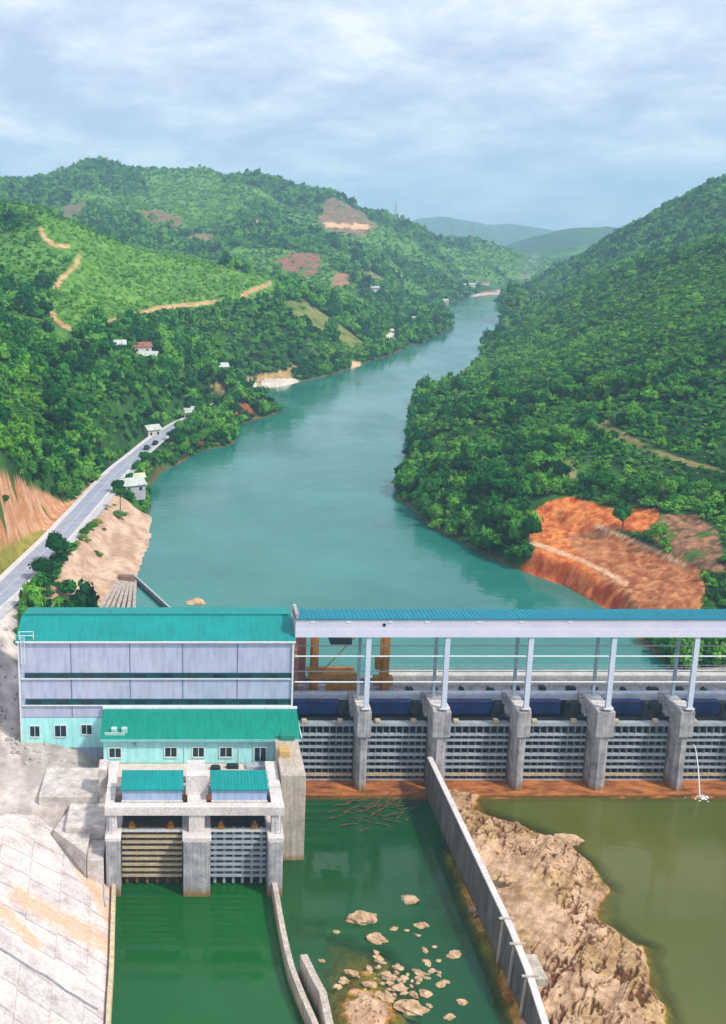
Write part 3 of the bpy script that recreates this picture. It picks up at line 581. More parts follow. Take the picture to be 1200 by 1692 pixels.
awin(421, 439, 1235, 1257, 'door')
b = MB()
for x in (AX0 + 1.2, AX0 + 2.9): b.box(x, x + 1.0, AY + .9, AY + 1.8, AZE + .55, AZE + 1.35, .08).tube((x + .5, AY + .85, AZE + .95), (x + .5, AY + .9, AZE + .95), .34, 14)
b.box(AX0 + .2, AX0 + 3.6, AY + .3, AY + .42, AZE + .42, AZE + .95); b.build('air_conditioner', MAT('duct_grey', lin(150, 200, 195), lin(190, 215, 210), 2), rf2)
x = atY(222, 1238, AY)[0]; MB().box(x - .22, x + .22, AY - .3, AY - .003, AZE - 1.35, AZE - .7, .04).build('meter_box', steel_g, an)
for u in (395, 305): x = atY(u, 1240, AY)[0]; MB().tube((x, AY - .12, Z0), (x, AY - .12, AZE - .1), .06, 8).build('downpipe', trim_white, an)
# --- spillway: sill, piers, service bridge (one monolith)
dam = empty('spillway_dam', (66, 182, 0), 'grey concrete spillway with tall piers standing in a row right of the powerhouse', 'dam')
def nose(xc, hw, y0, y1, r):   # plan outline of a pier, cut nose downstream
    return [(xc - hw, y1), (xc - hw, y0 + r), (xc - hw * .45, y0), (xc + hw * .45, y0), (xc + hw, y0 + r), (xc + hw, y1)]
for i, x in enumerate(PIER_X):
    hw = .95 if i % 2 == 0 else 1.3
    b = MB(); b.prism_z(nose(x, hw, 179.4, 195.5, 1.0)[::-1], -4, 10.6)
    b.box(x - hw - .28, x + hw + .28, 179.1, 183.2, 10.61, 15.4, .12).box(x - hw - .1, x + hw + .1, 183.2, 188, 10.61, 15.38)
    pr = b.build('pier', concrete, dam)
    MB().box(x - hw - .2, x + hw + .2, 179.9, 183.2, 15.41, 15.75, .06).build('cap', concrete_pale, pr)
    b = MB()      # steps up the pier's left shoulder
    for k in range(7): b.box(x - hw - .75, x - hw - .11, 183.4 + k * .6, 187.9, 12.6 + k * .42, 12.6 + (k + 1) * .42)
    b.build('steps', concrete, pr)
XS = [19.6] + PIER_X
b = MB(); b.prism_x([(178.0, -4), (178.0, .22), (182.2, .42), (183.2, .48), (196, .48), (196, -4)], 19.3, 118); b.build('sill', MAT('silted_sill', lin(84, 44, 20), lin(206, 126, 62), .6, .9, .8, sc=(.5, 1.4, 1)), dam)
b = MB(); b.box(14.8, 118, 189.6, 194.6, 13.3, 14.3).box(14.8, 118, 189.2, 189.6, 14.3, 14.75).build('service_bridge', concrete, dam)
MB().box(19.4, 118, 187.6, 188.9, 13.9, 15.25, .2).build('bridge_girder', MAT('girder_pale', lin(176, 186, 200), lin(214, 218, 224), .5, .7), dam)
MB().box(37.6, 118, 193.2, 196.0, 14.31, 16.4, .15).build('parapet_beam', MAT('parapet_beam', lin(176, 168, 160), lin(214, 208, 200), .3, .9), dam)
MB().box(14.8, 37.5, 194.7, 196.0, 12, 15.2, .1).build('parapet_beam', concrete, dam)
for k in range(16):
    x = 41 + k * 4.9; w__ = random.uniform(.8, 2.2); y_ = 190.2 + random.random()
    b = MB(); b.box(x, x + w__, y_, y_ + 1.1, 14.305, 14.75 + random.random() * .3, .08); b.box(x + .1, x + .3, y_ + .2, y_ + .5, 14.76, 15.25)
    tag(b.build('equipment_box', dark_m), 'low dark equipment box lying on the service bridge behind the gantry columns', 'box', 'dark boxes along the service bridge')
b = MB()
for k in range(34): x = 38 + k * 2.4; b.tube((x, 195.6, 16.4), (x, 195.6, 17.4), .04, 6)
for z in (16.9, 17.4): b.tube((38, 195.6, z), (118, 195.6, z), .035, 6)
b.build('guard_rail', steel_g, dam)
# upstream guide frames standing in the reservoir, seen through the gantry
# --- gates
gate_zs = [atY(500, v, 183.2)[2] for v in (1197.5, 1213.5, 1222.5, 1233.5, 1246, 1257, 1267, 1279, 1288.5)]
def make_gate(x0, x1, idx):
    names = ['first barred steel gate from the powerhouse, directly beside its wall', 'second barred steel gate from the powerhouse, left of the long dividing wall', 'third barred steel gate, just right of the long dividing wall', 'fourth barred steel gate, below the middle of the right gantry half',
             'fifth barred steel gate, second complete one from the right edge', 'rightmost barred steel gate, cut by the picture edge behind the falling water jet', 'outermost barred steel gate beyond the picture edge']
    g = empty('spillway_gate', (x0, 183.2, 1.2), names[idx], 'gate', 'barred steel gates between the spillway piers')
    MB().box(x0 + .05, x1 - .05, 184.3, 184.5, .5, 12.0).build('skin_plate', dark_m, g)
    for k, z in enumerate(gate_zs):
        th = .2 if k not in (4, 7) else .26
        MB().box(x0 + .12, x1 - .12, 183.1, 183.75, z - th / 2, z + th / 2).box(x0 + .12, x1 - .12, 183.0, 183.097, z - th * 1.05, z + th * 1.05).build('girder', rust_pale if k == 7 else steel_g, g)
    n = 9
    for k in range(n):
        x = x0 + .7 + (x1 - x0 - 1.4) * k / (n - 1)
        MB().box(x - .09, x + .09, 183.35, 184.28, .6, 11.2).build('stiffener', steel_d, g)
    MB().box(x0 + .05, x1 - .05, 183.2, 184.28, 11.2, 11.45).build('top_plate', steel_g, g)
    for x in (x0 + 2.0, x1 - 2.4): MB().box(x - .5, x + .5, 183.0, 183.9, 11.46, 12.1, .1).build('lifting_lug', rust_pale, g)
    for x in (x0 - .02, x1 - .14): MB().box(x, x + .16, 183.9, 184.25, .5, 12.6).build('guide_rail', dark_m, g)
    return g
bays = []
for i in range(len(PIER_X)):
    hwl = 0 if i == 0 else (1.15 if (i - 1) % 2 == 0 else 1.5); hwr = 1.15 if i % 2 == 0 else 1.5
    if i == 0: hwr = 1.05
    if i == 1: hwl = 1.05
    x0 = (19.7 if i == 0 else PIER_X[i - 1] + hwl + .03); x1 = PIER_X[i] - hwr - .03
    bays.append((x0, x1)); make_gate(x0, x1, i)
    if i < 6:
        bl = ['navy blue beam in the opening nearest the powerhouse', 'navy blue beam left of the second pier', 'navy blue beam between the second and third piers', 'navy blue beam between the third and fourth piers', 'short navy blue beam between the fourth and fifth piers', 'dark navy beam at the right picture edge'][i]
        t = empty('stoplog_beam', (x0, 186.2, 12), bl, 'steel beam', 'navy blue beams above the barred gates')
        x1b = x1 - (2.4 if i < 3 else 4.0)
        MB().box(x0 + .1, x1b, 186.0, 187.0, 11.9, 14.15, .05).build('web', navy, t)
        MB().box(x0 + .1, x1b, 185.8, 187.1, 14.16, 14.34).build('flange', navy, t)
        h = empty('hoist_drum', (x1 - 1.5, 186.4, 13), ['round dark hoist drum beside the blue beam, left of the first pier', 'round dark hoist drum left of the second pier', 'round dark hoist drum left of the third pier', 'round dark hoist drum left of the fourth pier', 'round dark hoist drum left of the fifth pier', 'round dark hoist drum near the right picture edge'][i], 'hoist drum', 'dark hoist drums beside the blue beams')
        MB().tube((x1 - 1.4, 185.6, 13.0), (x1 - 1.4, 187.2, 13.0), 1.05, 20).build('drum', dark_m, h); MB().tube((x1 - 1.4, 185.45, 13.0), (x1 - 1.4, 185.6, 13.0), 1.25, 20).build('flange', dark_m, h)
# --- covered gantry over the piers
ga = empty('roofed_gantry', (19.4, 180, 15.75), 'long steel gantry with pale fascia and blue roof spanning over the spillway piers', 'gantry')
GY0, GY1 = 180.0, 184.9
b = MB(); b.prism_x([(GY0 - .9, 32.1), (GY0 - .9, 32.3), (GY1 - .2, 32.12), (GY1 - .2, 31.95)], 19.2, 125)
for i in range(150): x = 19.3 + i * .7; b.prism_x([(GY0 - .88, 32.303), (GY0 - .88, 32.36), (GY1 - .22, 32.17), (GY1 - .22, 32.125)], x, x + .06)
b.build('roof', blue_roof, ga)
fa = MB().box(19.3, 125, GY0 - .7, GY0 - .45, 30.5, 32.08).build('fascia', fascia_m, ga)
b = MB()
for u in (516, 575, 644, 704, 790, 860, 940): x = atY(u, 1026, GY0)[0]; b.box(x - .35, x + .35, GY0 - .78, GY0 - .703, 31.5, 31.85)
b.build('vent', trim_white, fa)
x = atY(634, 1031, GY0)[0]; MB().box(x - .25, x + .25, GY0 - .8, GY0 - .703, 30.9, 31.4).build('lamp', dark_m, fa)
MB().box(19.3, 125, GY0 - .95, GY0 - .35, 29.0, 30.46).build('crane_beam', MAT('crane_beam', lin(206, 208, 226), lin(218, 218, 232), .3, .5, fine=.05), ga)
MB().box(19.3, 125, GY1, GY1 + .5, 29.2, 30.4).build('crane_beam', steel_w, ga)
for i, x in enumerate(PIER_X):
    xx = x + .25
    b = MB(); b.box(xx - .42, xx + .42, GY0 - .75, GY0 - .67, 15.8, 28.98).box(xx - .42, xx + .42, GY0 - .25, GY0 - .17, 15.8, 28.98).box(xx - .12, xx + .12, GY0 - .665, GY0 - .255, 15.8, 28.98)
    c_ = b.build('column', steel_w, ga); MB().box(xx - .75, xx + .75, GY0 - 1.05, GY0 + .1, 15.76, 15.95).build('base_plate', concrete_pale, c_)
    b = MB(); b.box(xx - .8, xx - .3, GY1 - .1, GY1 + .4, 15.8, 29.18).build('column', MAT('rear_column', lin(140, 160, 176), lin(160, 178, 192), .5) if i == 0 else bpy.data.materials['rear_column'], ga)
rear_m = bpy.data.materials['rear_column']
xs = [19.4] + [p + .25 for p in PIER_X]
for i in range(len(xs) - 1):
    for z in (25.4, 20.7): MB().tube((xs[i] + (.43 if i else 0), GY0 - .45, z), (xs[i + 1] - .43, GY0 - .45, z), .13, 8).build('rail', trim_white, ga)
    for z in (25.2, 20.4): MB().tube((xs[i], GY1 + .2, z), (xs[i + 1] - .95, GY1 + .2, z), .11, 8).build('rail', steel_g, ga)
MB().box(18.9 + .45, 19.85, GY0 - .6, GY1, 29.5, 33.0).build('end_panel', MAT('end_panel', lin(150, 120, 110), lin(205, 200, 205), .8), ga)
# --- orange crane standing under the gantry
crn = empty('gantry_crane', (24.5, 190, 14.3), 'orange portal crane on the service bridge beside the powerhouse', 'crane')
def cx(u, Y=190.4): return atY(u, 1090, Y)[0]
for u, Y in ((521, 189.9), (638, 189.9), (521, 192.8), (638, 192.8)):
    x = cx(521 if u == 521 else 638); MB().box(x - .55, x + .55, Y, Y + .7, 15.2, 25.5).build('leg', orange_p, crn)
for Y in (189.8, 192.7):
    MB().box(cx(521) - .8, cx(638) + .8, Y, Y + .9, 25.52, 26.7).build('main_girder', orange_p, crn)
    MB().box(cx(521) - 1.2, cx(590), Y, Y + .8, 17.1, 18.0).build('tie_beam', orange_p, crn)
for x in (cx(521), cx(638)):
    tb = MB().box(x - .6, x + .6, 189.6, 193.7, 14.6, 15.17).build('end_carriage', orange_p, crn)
    wb = MB(); 
    for Y in (190, 193.2): wb.tube((x - .25, Y, 14.62), (x + .25, Y, 14.62), .3, 12)
    wb.build('wheel', dark_m, tb)
MB().box(cx(540), cx(592), 189.7, 190.5, 14.8, 16.6).build('counterweight', orange_p, crn)
b = MB(); b.box(cx(620), cx(652), 190.6, 192.4, 15.3, 16.9, .1).box(cx(622), cx(644), 190.8, 192.2, 18.4, 20.6, .2); b.build('winch', orange_p, crn)
MB().box(cx(545), cx(580), 189.9, 193.4, 23.6, 24.7).build('trolley', dark_m, crn)
for u in (594, 610): MB().tube((cx(u), 191.5, 16), (cx(u), 191.5, 25.5), .09, 6).build('hoist_rope', dark_m, crn)
MB().tube((cx(530), 190.3, 18), (cx(590), 190.3, 25.5), .1, 6).build('brace', orange_p, crn)
# abutment between powerhouse and first bay
ab = MB(); ab.box(19.35, 23.0, 194.6, 197.5, 12, 27.0).box(19.35, 21.2, 190.0, 194.5, 14.8, 21.0); tag(ab.build('brick_kiosk', brick_m), 'terracotta block wall behind the gantry at the powerhouse corner', 'wall')
# --- draft tube outlet in front of the annex
dt = empty('outlet_structure', (2, 150, 0), 'concrete two bay outlet block in front of the annex, above green water', 'outlet works')
YG = 150.0
DX = [(-11.1, -9.0), (0.25, 4.25), (12.75, 14.9)]
for x0, x1 in DX:
    p_ = MB().box(x0, x1, YG - 2.6, YG + 6, -4, 9.0, .1).build('pier', concrete, dt)
    MB().box(x0 - .12, x1 + .12, YG - 2.5, YG + 6, 9.01, 9.6, .08).build('cap', concrete_pale, p_)
    xm = (x0 + x1) / 2; ww = .55 if x1 - x0 < 3 else 1.15
    MB().box(xm - ww, xm + ww, YG - .9, YG + 1.0, 9.61, 12.45).build('column', concrete_pale, dt)
MB().box(-11.3, 15.1, YG - 1.2, YG + .2, 12.46, 13.85, .06).build('beam', concrete_pale, dt)
MB().box(-11.3, 15.1, YG + 5.2, YG + 6.2, 12.46, 13.85, .06).build('beam', concrete_pale, dt)
MB().box(.9, 3.7, YG + .21, YG + 14, 13.0, 13.8).build('walkway', concrete_pale, dt)
MB().box(.6, 4.1, YG + 2.5, YG + 4.2, 13.81, 17.0, .08).build('lift_shaft', concrete_pale, dt)
for x0, x1 in ((-11.3, -9.9), (13.3, 15.1)): MB().box(x0, x1, YG + .21, YG + 14, 13.0, 13.6).build('walkway', concrete_pale, dt)
MB().box(-13, 19.2, YG + 14.05, 170.5, 5, Z0 - .02).build('deck', MAT('deck_sandy', lin(200, 184, 168), lin(228, 214, 202), .6, .95, .4), dt)
MB().box(-11.6, 15.1, YG + 14.05, YG + 14.4, Z0 - .015, 10.9, .06).build('back_wall', concrete_pale, dt)
MB().box(-9.2, 13.0, YG + 6.3, YG + 13.9, 9.2, 9.9).build('deck', rusty, dt)
for x0, x1, nm, cb_ in ((-8.95, .2, 'left', rusty), (4.3, 12.7, 'right', rusty)):
    gt = empty('outlet_gate', (x0, YG + .2, 0), 'rust streaked barred gate at the left of the two outlet bays' if nm == 'left' else 'cleaner barred gate at the right of the two outlet bays', 'gate', 'barred gates of the outlet structure')
    MB().box(x0 + .05, x1 - .05, YG + 1.3, YG + 1.5, .1, 9.4).build('skin_plate', MAT('skin_rust', lin(60, 36, 20), lin(110, 70, 40), .9) if nm == 'left' else dark_m, gt)
    for k in range(9):
        z = 1.75 + k * .93
        MB().box(x0 + .08, x1 - .08, YG + .25, YG + .9, z - .12, z + .12).box(x0 + .08, x1 - .08, YG + .16, YG + .247, z - .2, z + .2).build('girder', (rust_pale if nm == 'left' and k < 8 else MAT('bright_girder', lin(196, 200, 200), lin(220, 220, 214), .8) if k == 8 else steel_g), gt)
    for k in range(6):
        x = x0 + .75 + (x1 - x0 - 1.5) * k / 5
        MB().box(x - .2, x + .2, YG + .5, YG + 1.28, .3, 9.3).build('stiffener', (rusty if nm == 'left' else steel_g), gt)
    for x in (x0 + 1.6, x1 - 1.8): MB().box(x - .45, x + .45, YG + .2, YG + 1.2, 9.4, 10.0, .1).tube((x, YG + .7, 10), (x, YG + .7, 10.5), .2, 8).build('lifting_lug', orange_p, gt)
    hb = empty('hoist_housing', (x0, YG + 1, 13.85), 'small teal roofed hoist cabin above the left outlet bay' if nm == 'left' else 'small teal roofed hoist cabin above the right outlet bay', 'hoist cabin', 'hoist cabins on the outlet structure')
    MB().prism_x([(YG + .4, 13.87), (YG + .4, 15.75), (YG + 4.4, 16.3), (YG + 4.4, 13.87)], x0 + .2, x1 - .1).build('wall', cladding2, hb)
    r_ = MB(); r_.prism_x([(YG + .1, 15.76), (YG + .1, 15.98), (YG + 4.9, 16.66), (YG + 4.9, 16.44)], x0, x1 + .1)
    for i in range(18): r_.prism_x([(YG + .12, 15.983), (YG + .12, 16.04), (YG + 4.88, 16.72), (YG + 4.88, 16.66)], x0 + .1 + i * .5, x0 + .15 + i * .5)
    r_.build('roof', teal_roof, hb)
    MB().box(x0 + .1, x1, YG + .2, YG + .38, 13.87, 14.1).build('plinth', concrete_pale, hb)
    mch = empty('hoist_machine', (x0, YG + 3, 9.9), 'rusty machinery in the opening behind the left outlet gate' if nm == 'left' else 'orange machinery beam in the opening behind the right outlet gate', 'machinery', 'machinery behind the outlet gates')
    MB().box(x0 + .4, x1 - .4, YG + 4.4, YG + 5.1, 10.4, 11.7, .08).build('cross_beam', rusty if nm == 'left' else orange_p, mch)
    MB().tube((x0 + 2, YG + 4.2, 9.95), (x0 + 5.0, YG + 4.2, 9.95), .5, 12).build('drum', rusty, mch)
for x in (-10.6, 14.2):
    b = MB()
    for dx in (-.35, .35): b.tube((x + dx, YG - 1.5, 9.6), (x + dx, YG - 1.5, 12.4), .05, 6)
    for k in range(7): b.tube((x - .35, YG - 1.5, 9.8 + k * .4), (x + .35, YG - 1.5, 9.8 + k * .4), .035, 6)
    b.build('ladder', steel_g, dt)
rail = MB()
for x in np.arange(-11, 15.2, 1.45): rail.tube((x, YG - 1.1, 13.85), (x, YG - 1.1, 14.85), .035, 6)
for z in (14.35, 14.85): rail.tube((-11.1, YG - 1.1, z), (15, YG - 1.1, z), .03, 6)
# high wall right of the outlet
b = MB(); b.box(15.3, 19.15, 157.3, 178.2, -4, 14.6, .08); t = b.build('wing_wall', concrete_warm); tag(t, 'tall grey concrete wing wall between the outlet block and the spillway pool', 'wall')
t = MB().box(16.2, 18.6, 169.3, 170.5, 14.62, 15.6, .1).build('storage_box', MAT('green_box', lin(30, 130, 110), lin(40, 140, 120), .5)); tag(t, 'small green box on top of the tall wing wall by the annex corner', 'box')
t = MB().box(15.5, 17.3, 163.3, 165.6, 14.62, 15.7, .1).build('crate', MAT('ochre_crate', lin(190, 150, 90), lin(212, 176, 120), .7)); tag(t, 'ochre crate lying on the tall wing wall above the outlet', 'crate')
for (x, y, s_, lb) in ((5.6, 168.4, .8, 'dark bundle lying on the deck before the annex, left one'), (8.4, 168.9, 1.0, 'larger dark bundle on the deck before the annex, right one')):
    b = MB(); b.box(x - s_, x + s_, y - .5, y + .5, Z0, Z0 + .7, .2); tag(b.build('tarp_bundle', dark_m), lb, 'bundle', 'dark bundles on the annex deck')
for k in range(1): 
    b = MB(); b.box(10.6, 15.0, 168.2, 169.8, Z0, Z0 + .6, .1); tag(b.build('steel_stack', steel_g), 'low stack of grey steel lengths on the deck below the annex door', 'stack')
# --- walls in the water
def wallsheet(name, path, th, mat, lab, cat, batter=0.0):
    """path: (x,y,top,base) ; a thick wall along a curve"""
    P = np.array(path, float); T = np.gradient(P[:, :2], axis=0); T /= np.linalg.norm(T, axis=1)[:, None]; Nn = np.stack([T[:, 1], -T[:, 0]], 1)
    vs = []
    for i in range(len(P)):
        for s_, k in ((-1, 2), (1, 2), (1, 3), (-1, 3)):
            w_ = th / 2 + (batter if k == 3 else 0); vs.append((P[i, 0] + Nn[i, 0] * s_ * w_, P[i, 1] + Nn[i, 1] * s_ * w_, P[i, k]))
    fs = []
    for i in range(len(P) - 1):
        for k in range(4): j = (k + 1) % 4; fs.append((i * 4 + k, i * 4 + j, i * 4 + 4 + j, i * 4 + 4 + k))
    fs += [(3, 2, 1, 0), tuple((len(P) - 1) * 4 + k for k in range(4))]
    o = MB().add(vs, fs).build(name, mat); return tag(o, lab, cat)
dw = empty('dividing_wall', (45, 178, 0), 'long straight dark concrete wall running from the spillway pier between pool and rocks', 'wall')
dwz = lambda y: float(np.interp(y, [100, 106, 114, 122, 130], [.6, 1.6, 3.6, 5.8, 6.6]))
tp = [(43.3, y, dwz(y), -4) for y in np.linspace(179.2, 100, 60)]
o = wallsheet('wall', tp, .8, concrete_dark, None, None, .25); o.parent = dw; o.location = (-45, -178, 0)
cpth = [(43.3, y, zt + .3, zt + .003) for (x, y, zt, _) in tp]; o = wallsheet('coping', cpth, .86, concrete_pale, None, None); o.parent = dw; o.location = (-45, -178, 0)
for y in (131.5, 126.5, 121.0):
    zt = dwz(y); b = MB(); b.bar((42.2, y, -3), (42.78, y, zt - .1), .3, .3); b.box(42.2, 44.3, y - .15, y + .15, zt + .303, zt + .5); b.build('buttress', concrete_warm, dw)
MB().box(43.8, 45.6, 121.3, 126.3, 4.2, dwz(123.5) - .6, .1).build('landing', concrete_warm, dw)
# curved wall and its stub
cv = [atZ(u, v, 2.3)[:2] for u, v in ((452, 1448), (458, 1480), (464, 1515), (472, 1555), (482, 1595), (495, 1630), (510, 1665), (528, 1705), (548, 1750), (570, 1800))]
cvp = resample([(x, y, 2.3) for x, y in cv], .8)
wallsheet('guide_wall', [(x, y, 2.3, -5) for x, y, _ in cvp], .75, concrete_warm, 'curved pale concrete wall leading downstream from the outlet block', 'wall', .15)
s2 = resample([(*atZ(502, 1577, 3.2)[:2], 3.2), (*atZ(518, 1610, 3.2)[:2], 3.2), (*atZ(534, 1640, 3.2)[:2], 3.2)], .6)
wallsheet('stub_wall', [(x, y, 3.2, -5) for x, y, _ in s2] + [(s2[-1][0] + .15, s2[-1][1] - 9, 3.2, -5)], .95, concrete_warm, 'short wall stub beside the curved guide wall in the foreground', 'wall', .1)
# --- sloping concrete apron on the left bank
AE = [atZ(u, v, 1.3) for u, v in ((186, 1352), (186, 1420), (184, 1480), (182, 1540), (180, 1600), (176, 1660), (173, 1720), (168, 1800))]
AT = [atZ(u, v, 9.6) for u, v in ((10, 1344), (2, 1400), (-6, 1450), (-12, 1500), (-20, 1560), (-30, 1620), (-40, 1700), (-50, 1780))]
AEr, ATr = resample(AE, .4), resample(AT, .4); n_ap = 120
ip = lambda P, n: np.stack([np.interp(np.linspace(0, 1, n), np.linspace(0, 1, len(P)), P[:, k]) for k in range(3)], 1)
E_, T_ = ip(AEr, n_ap), ip(ATr, n_ap); s_ = np.linspace(-1.2, 1, 90)[None, :, None]
G_ = T_[:, None] * (1 - s_) + E_[:, None] * s_
G_[..., 2] = np.where(s_[..., 0] < 0, 9.6, G_[..., 2])
apm, t, p, o = newmat('apron_concrete')
pos = t.nodes.new('ShaderNodeNewGeometry').outputs['Position']
base = ramp(t, noise(t, .35, 6, .65), [(.3, lin(190, 176, 170)), (.5, lin(222, 210, 204)), (.7, lin(244, 228, 216))])
aa = t.nodes.new('ShaderNodeAttribute'); aa.attribute_name = 'along'; ab_ = t.nodes.new('ShaderNodeAttribute'); ab_.attribute_name = 'across'
cbn = t.nodes.new('ShaderNodeCombineXYZ'); t.links.new(math_node('ADD', aa.outputs['Fac'], math_node('MULTIPLY', ab_.outputs['Fac'], -.22, t), t), cbn.inputs[0]); t.links.new(ab_.outputs['Fac'], cbn.inputs[1])
bk = t.nodes.new('ShaderNodeTexBrick'); t.links.new(cbn.outputs[0], bk.inputs[0]); bk.inputs['Scale'].default_value = 1; bk.offset = .12; bk.inputs['Mortar Size'].default_value = .012; bk.inputs['Brick Width'].default_value = .085; bk.inputs['Row Height'].default_value = .27; bk.inputs['Mortar Smooth'].default_value = .6
bk.inputs['Mortar Size'].default_value = .0035; bk.inputs['Color1'].default_value = (1, 1, 1, 1); bk.inputs['Color2'].default_value = (.83, .85, .9, 1); bk.inputs['Mortar'].default_value = (.62, .6, .6, 1)
c = mixc(t, 1.0, base, bk.outputs[0], 'MULTIPLY')
sa = t.nodes.new('ShaderNodeAttribute'); sa.attribute_name = 'stain'; fl = ramp(t, math_node('ADD', math_node('MULTIPLY', sa.outputs['Fac'], .55, t), noise(t, .9, 6, .7, dist=.5), t), [(.66, (0, 0, 0)), (1.0, (1, 1, 1))])
c = mixc(t, math_node('MULTIPLY', fl, .75, t), c, lin(224, 176, 136))
c = mixc(t, 1.0, c, ramp(t, noise(t, 2.2, 8, .75), [(.35, (.72, .70, .68)), (.6, (1.06, 1.04, 1.03))]), 'MULTIPLY')
t.links.new(c, p.inputs['Base Color']); p.inputs['Roughness'].default_value = .92; bump(t, noise(t, 2.5, 5), p, .4, .1)
gu2, gv2 = proj(G_[..., 0], G_[..., 1], G_[..., 2]); stn = np.zeros(gu2.shape)
for ((a0, b0), (a1, b1), w__) in (((60, 1290), (185, 1520), 12), ((30, 1480), (190, 1570), 16), ((90, 1345), (188, 1480), 7), ((0, 1500), (60, 1560), 10)):
    dx, dy = a1 - a0, b1 - b0; tt = np.clip(((gu2 - a0) * dx + (gv2 - b0) * dy) / (dx * dx + dy * dy), 0, 1); stn = np.maximum(stn, np.clip(1.2 - np.hypot(gu2 - a0 - tt * dx, gv2 - b0 - tt * dy) / w__ / 1.4, 0, 1))
nA, nB = G_.shape[:2]; alg = np.repeat(np.linspace(0, 1, nA)[:, None], nB, 1); acr = np.repeat(np.linspace(-1.2, 1, nB)[None], nA, 0)
apo = grid_mesh('concrete_apron', G_[..., 0], G_[..., 1], G_[..., 2], apm, attrs={'stain': stn, 'along': alg, 'across': acr}); tag(apo, 'sloping bank lining of pale stained concrete slabs in the lower left', 'embankment')
def on_apron(u, v):
    k = np.argmin((gu2 - u) ** 2 + (gv2 - v) ** 2); return Vector(G_.reshape(-1, 3)[k])
def surf_line(pts, w_, h_, up):
    b = MB(); P = [on_apron(*p) + Vector((0, 0, up)) for p in pts]
    for a, c2 in zip(P[:-1], P[1:]): b.bar(a, c2, w_, h_)
    return b
apo.modifiers.new('thick', 'SOLIDIFY').thickness = -.4
wallsheet('edge_wall', [(x + .35, y, 1.9 + .1, -5) for x, y, _ in E_[::4]], .6, MAT('yellow_edge', lin(206, 184, 150), lin(232, 212, 176), .5, .9, stain=(lin(150, 110, 60), 1.2, .8)), 'narrow ochre edge wall between the sloping slabs and green water', 'wall')
# stepped concrete blocks between yard and apron
tcm = MAT('terrace_concrete', lin(176, 164, 156), lin(232, 222, 214), .7, .92, .7, fine=.35)
ter = empty('concrete_terraces', (-17, 160, 5), 'stepped grey concrete terraces left of the outlet block', 'terrace')
b = MB().box(-22.5, -13.1, 160.5, 170.4, 4, 9.3, .1).build('upper_slab', tcm, ter)
MB().box(-17.6, -11.5, 153, 160.4, 2, 8.2, .1).build('middle_slab', tcm, ter)
MB().box(-13.9, -11.45, 147.2, 152.9, -3, 6.2, .1).build('lower_slab', tcm, ter)
MB().box(-13.05, -11.7, 160.5, 164.0, 4, 14.0, .1).build('side_wall', tcm, ter)
b = MB(); b.prism_z([(-19.5, 154), (-14.0, 147.1), (-13.8, 152.8), (-17.7, 160.3)], 1.5, 7.2); b.build('wedge_slab', tcm, ter)
b = MB(); 
for (x, y, z) in ((-14.5, 157.5, 9.0), (-12.6, 150, 7.4)): b.tube((x, y, z), (x, y, z + 1.1), .05, 6)
# kerb rail line running down the slope
t = surf_line([(152, 1372), (158, 1400), (164, 1430), (170, 1462), (176, 1500)], .2, .2, .12).build('drain_pipe', steel_g); tag(t, 'thin grey pipe running down the pale slab slope', 'pipe')
t = surf_line([(-10 + 17 * k, 1562 + 10.6 * k) for k in range(11)], .32, .16, .05).build('drain_channel', MAT('channel_grey', lin(130, 128, 134), lin(160, 158, 162), .8)); tag(t, 'dark grey channel crossing the concrete slabs diagonally', 'channel')
# yard clutter: rubble piles and blocks left of the powerhouse
def rock_mesh(name, sx, sy, sz, seed, n=3, jag=.35):
    import bmesh
    bm = bmesh.new(); bmesh.ops.create_icosphere(bm, subdivisions=n, radius=1)
    r = random.Random(seed); off = [r.uniform(0, 50) for _ in range(3)]
    from mathutils import noise as mn
    pl = [Vector((r.gauss(0, 1), r.gauss(0, 1), r.gauss(0, 1))).normalized() for _ in range(9)]
    for v in bm.verts:
        d = v.co.normalized(); k = 1
        for p_ in pl:
            c_ = d.dot(p_)
            if c_ > .62: k = min(k, .72 / c_ + .1)
        k *= 1 + jag * mn.noise(d * 1.7 + Vector(off)) + jag * .5 * mn.noise(d * 4.5 + Vector(off))
        v.co = Vector((d.x * sx * k, d.y * sy * k, d.z * sz * k))
    me = bpy.data.meshes.new(name); bm.to_mesh(me); bm.free(); return me
RK2 = [rock_mesh('rubble_block', 1, .85, .6, s + 40, 2, .2) for s in range(4)]
for me in RK2: me.materials.append(MAT('rubble', lin(150, 140, 134), lin(206, 196, 188), .8, .95, .6))
RK = [rock_mesh('rock', 1, .8, .55, s) for s in range(6)]
for me in RK: me.materials.append(rock_m)
def place_rock(x, y, z, s, rz, lab, grp, k=0, sq=1.0, mat=None):
    o = bpy.data.objects.new('rock', RK[k % 6]); COL.objects.link(o); o.location = (x, y, z); o.scale = (s, s * .8, s * sq); o.rotation_euler = (random.uniform(-.2, .2), random.uniform(-.2, .2), rz)
    return tag(o, lab, 'rock', grp)
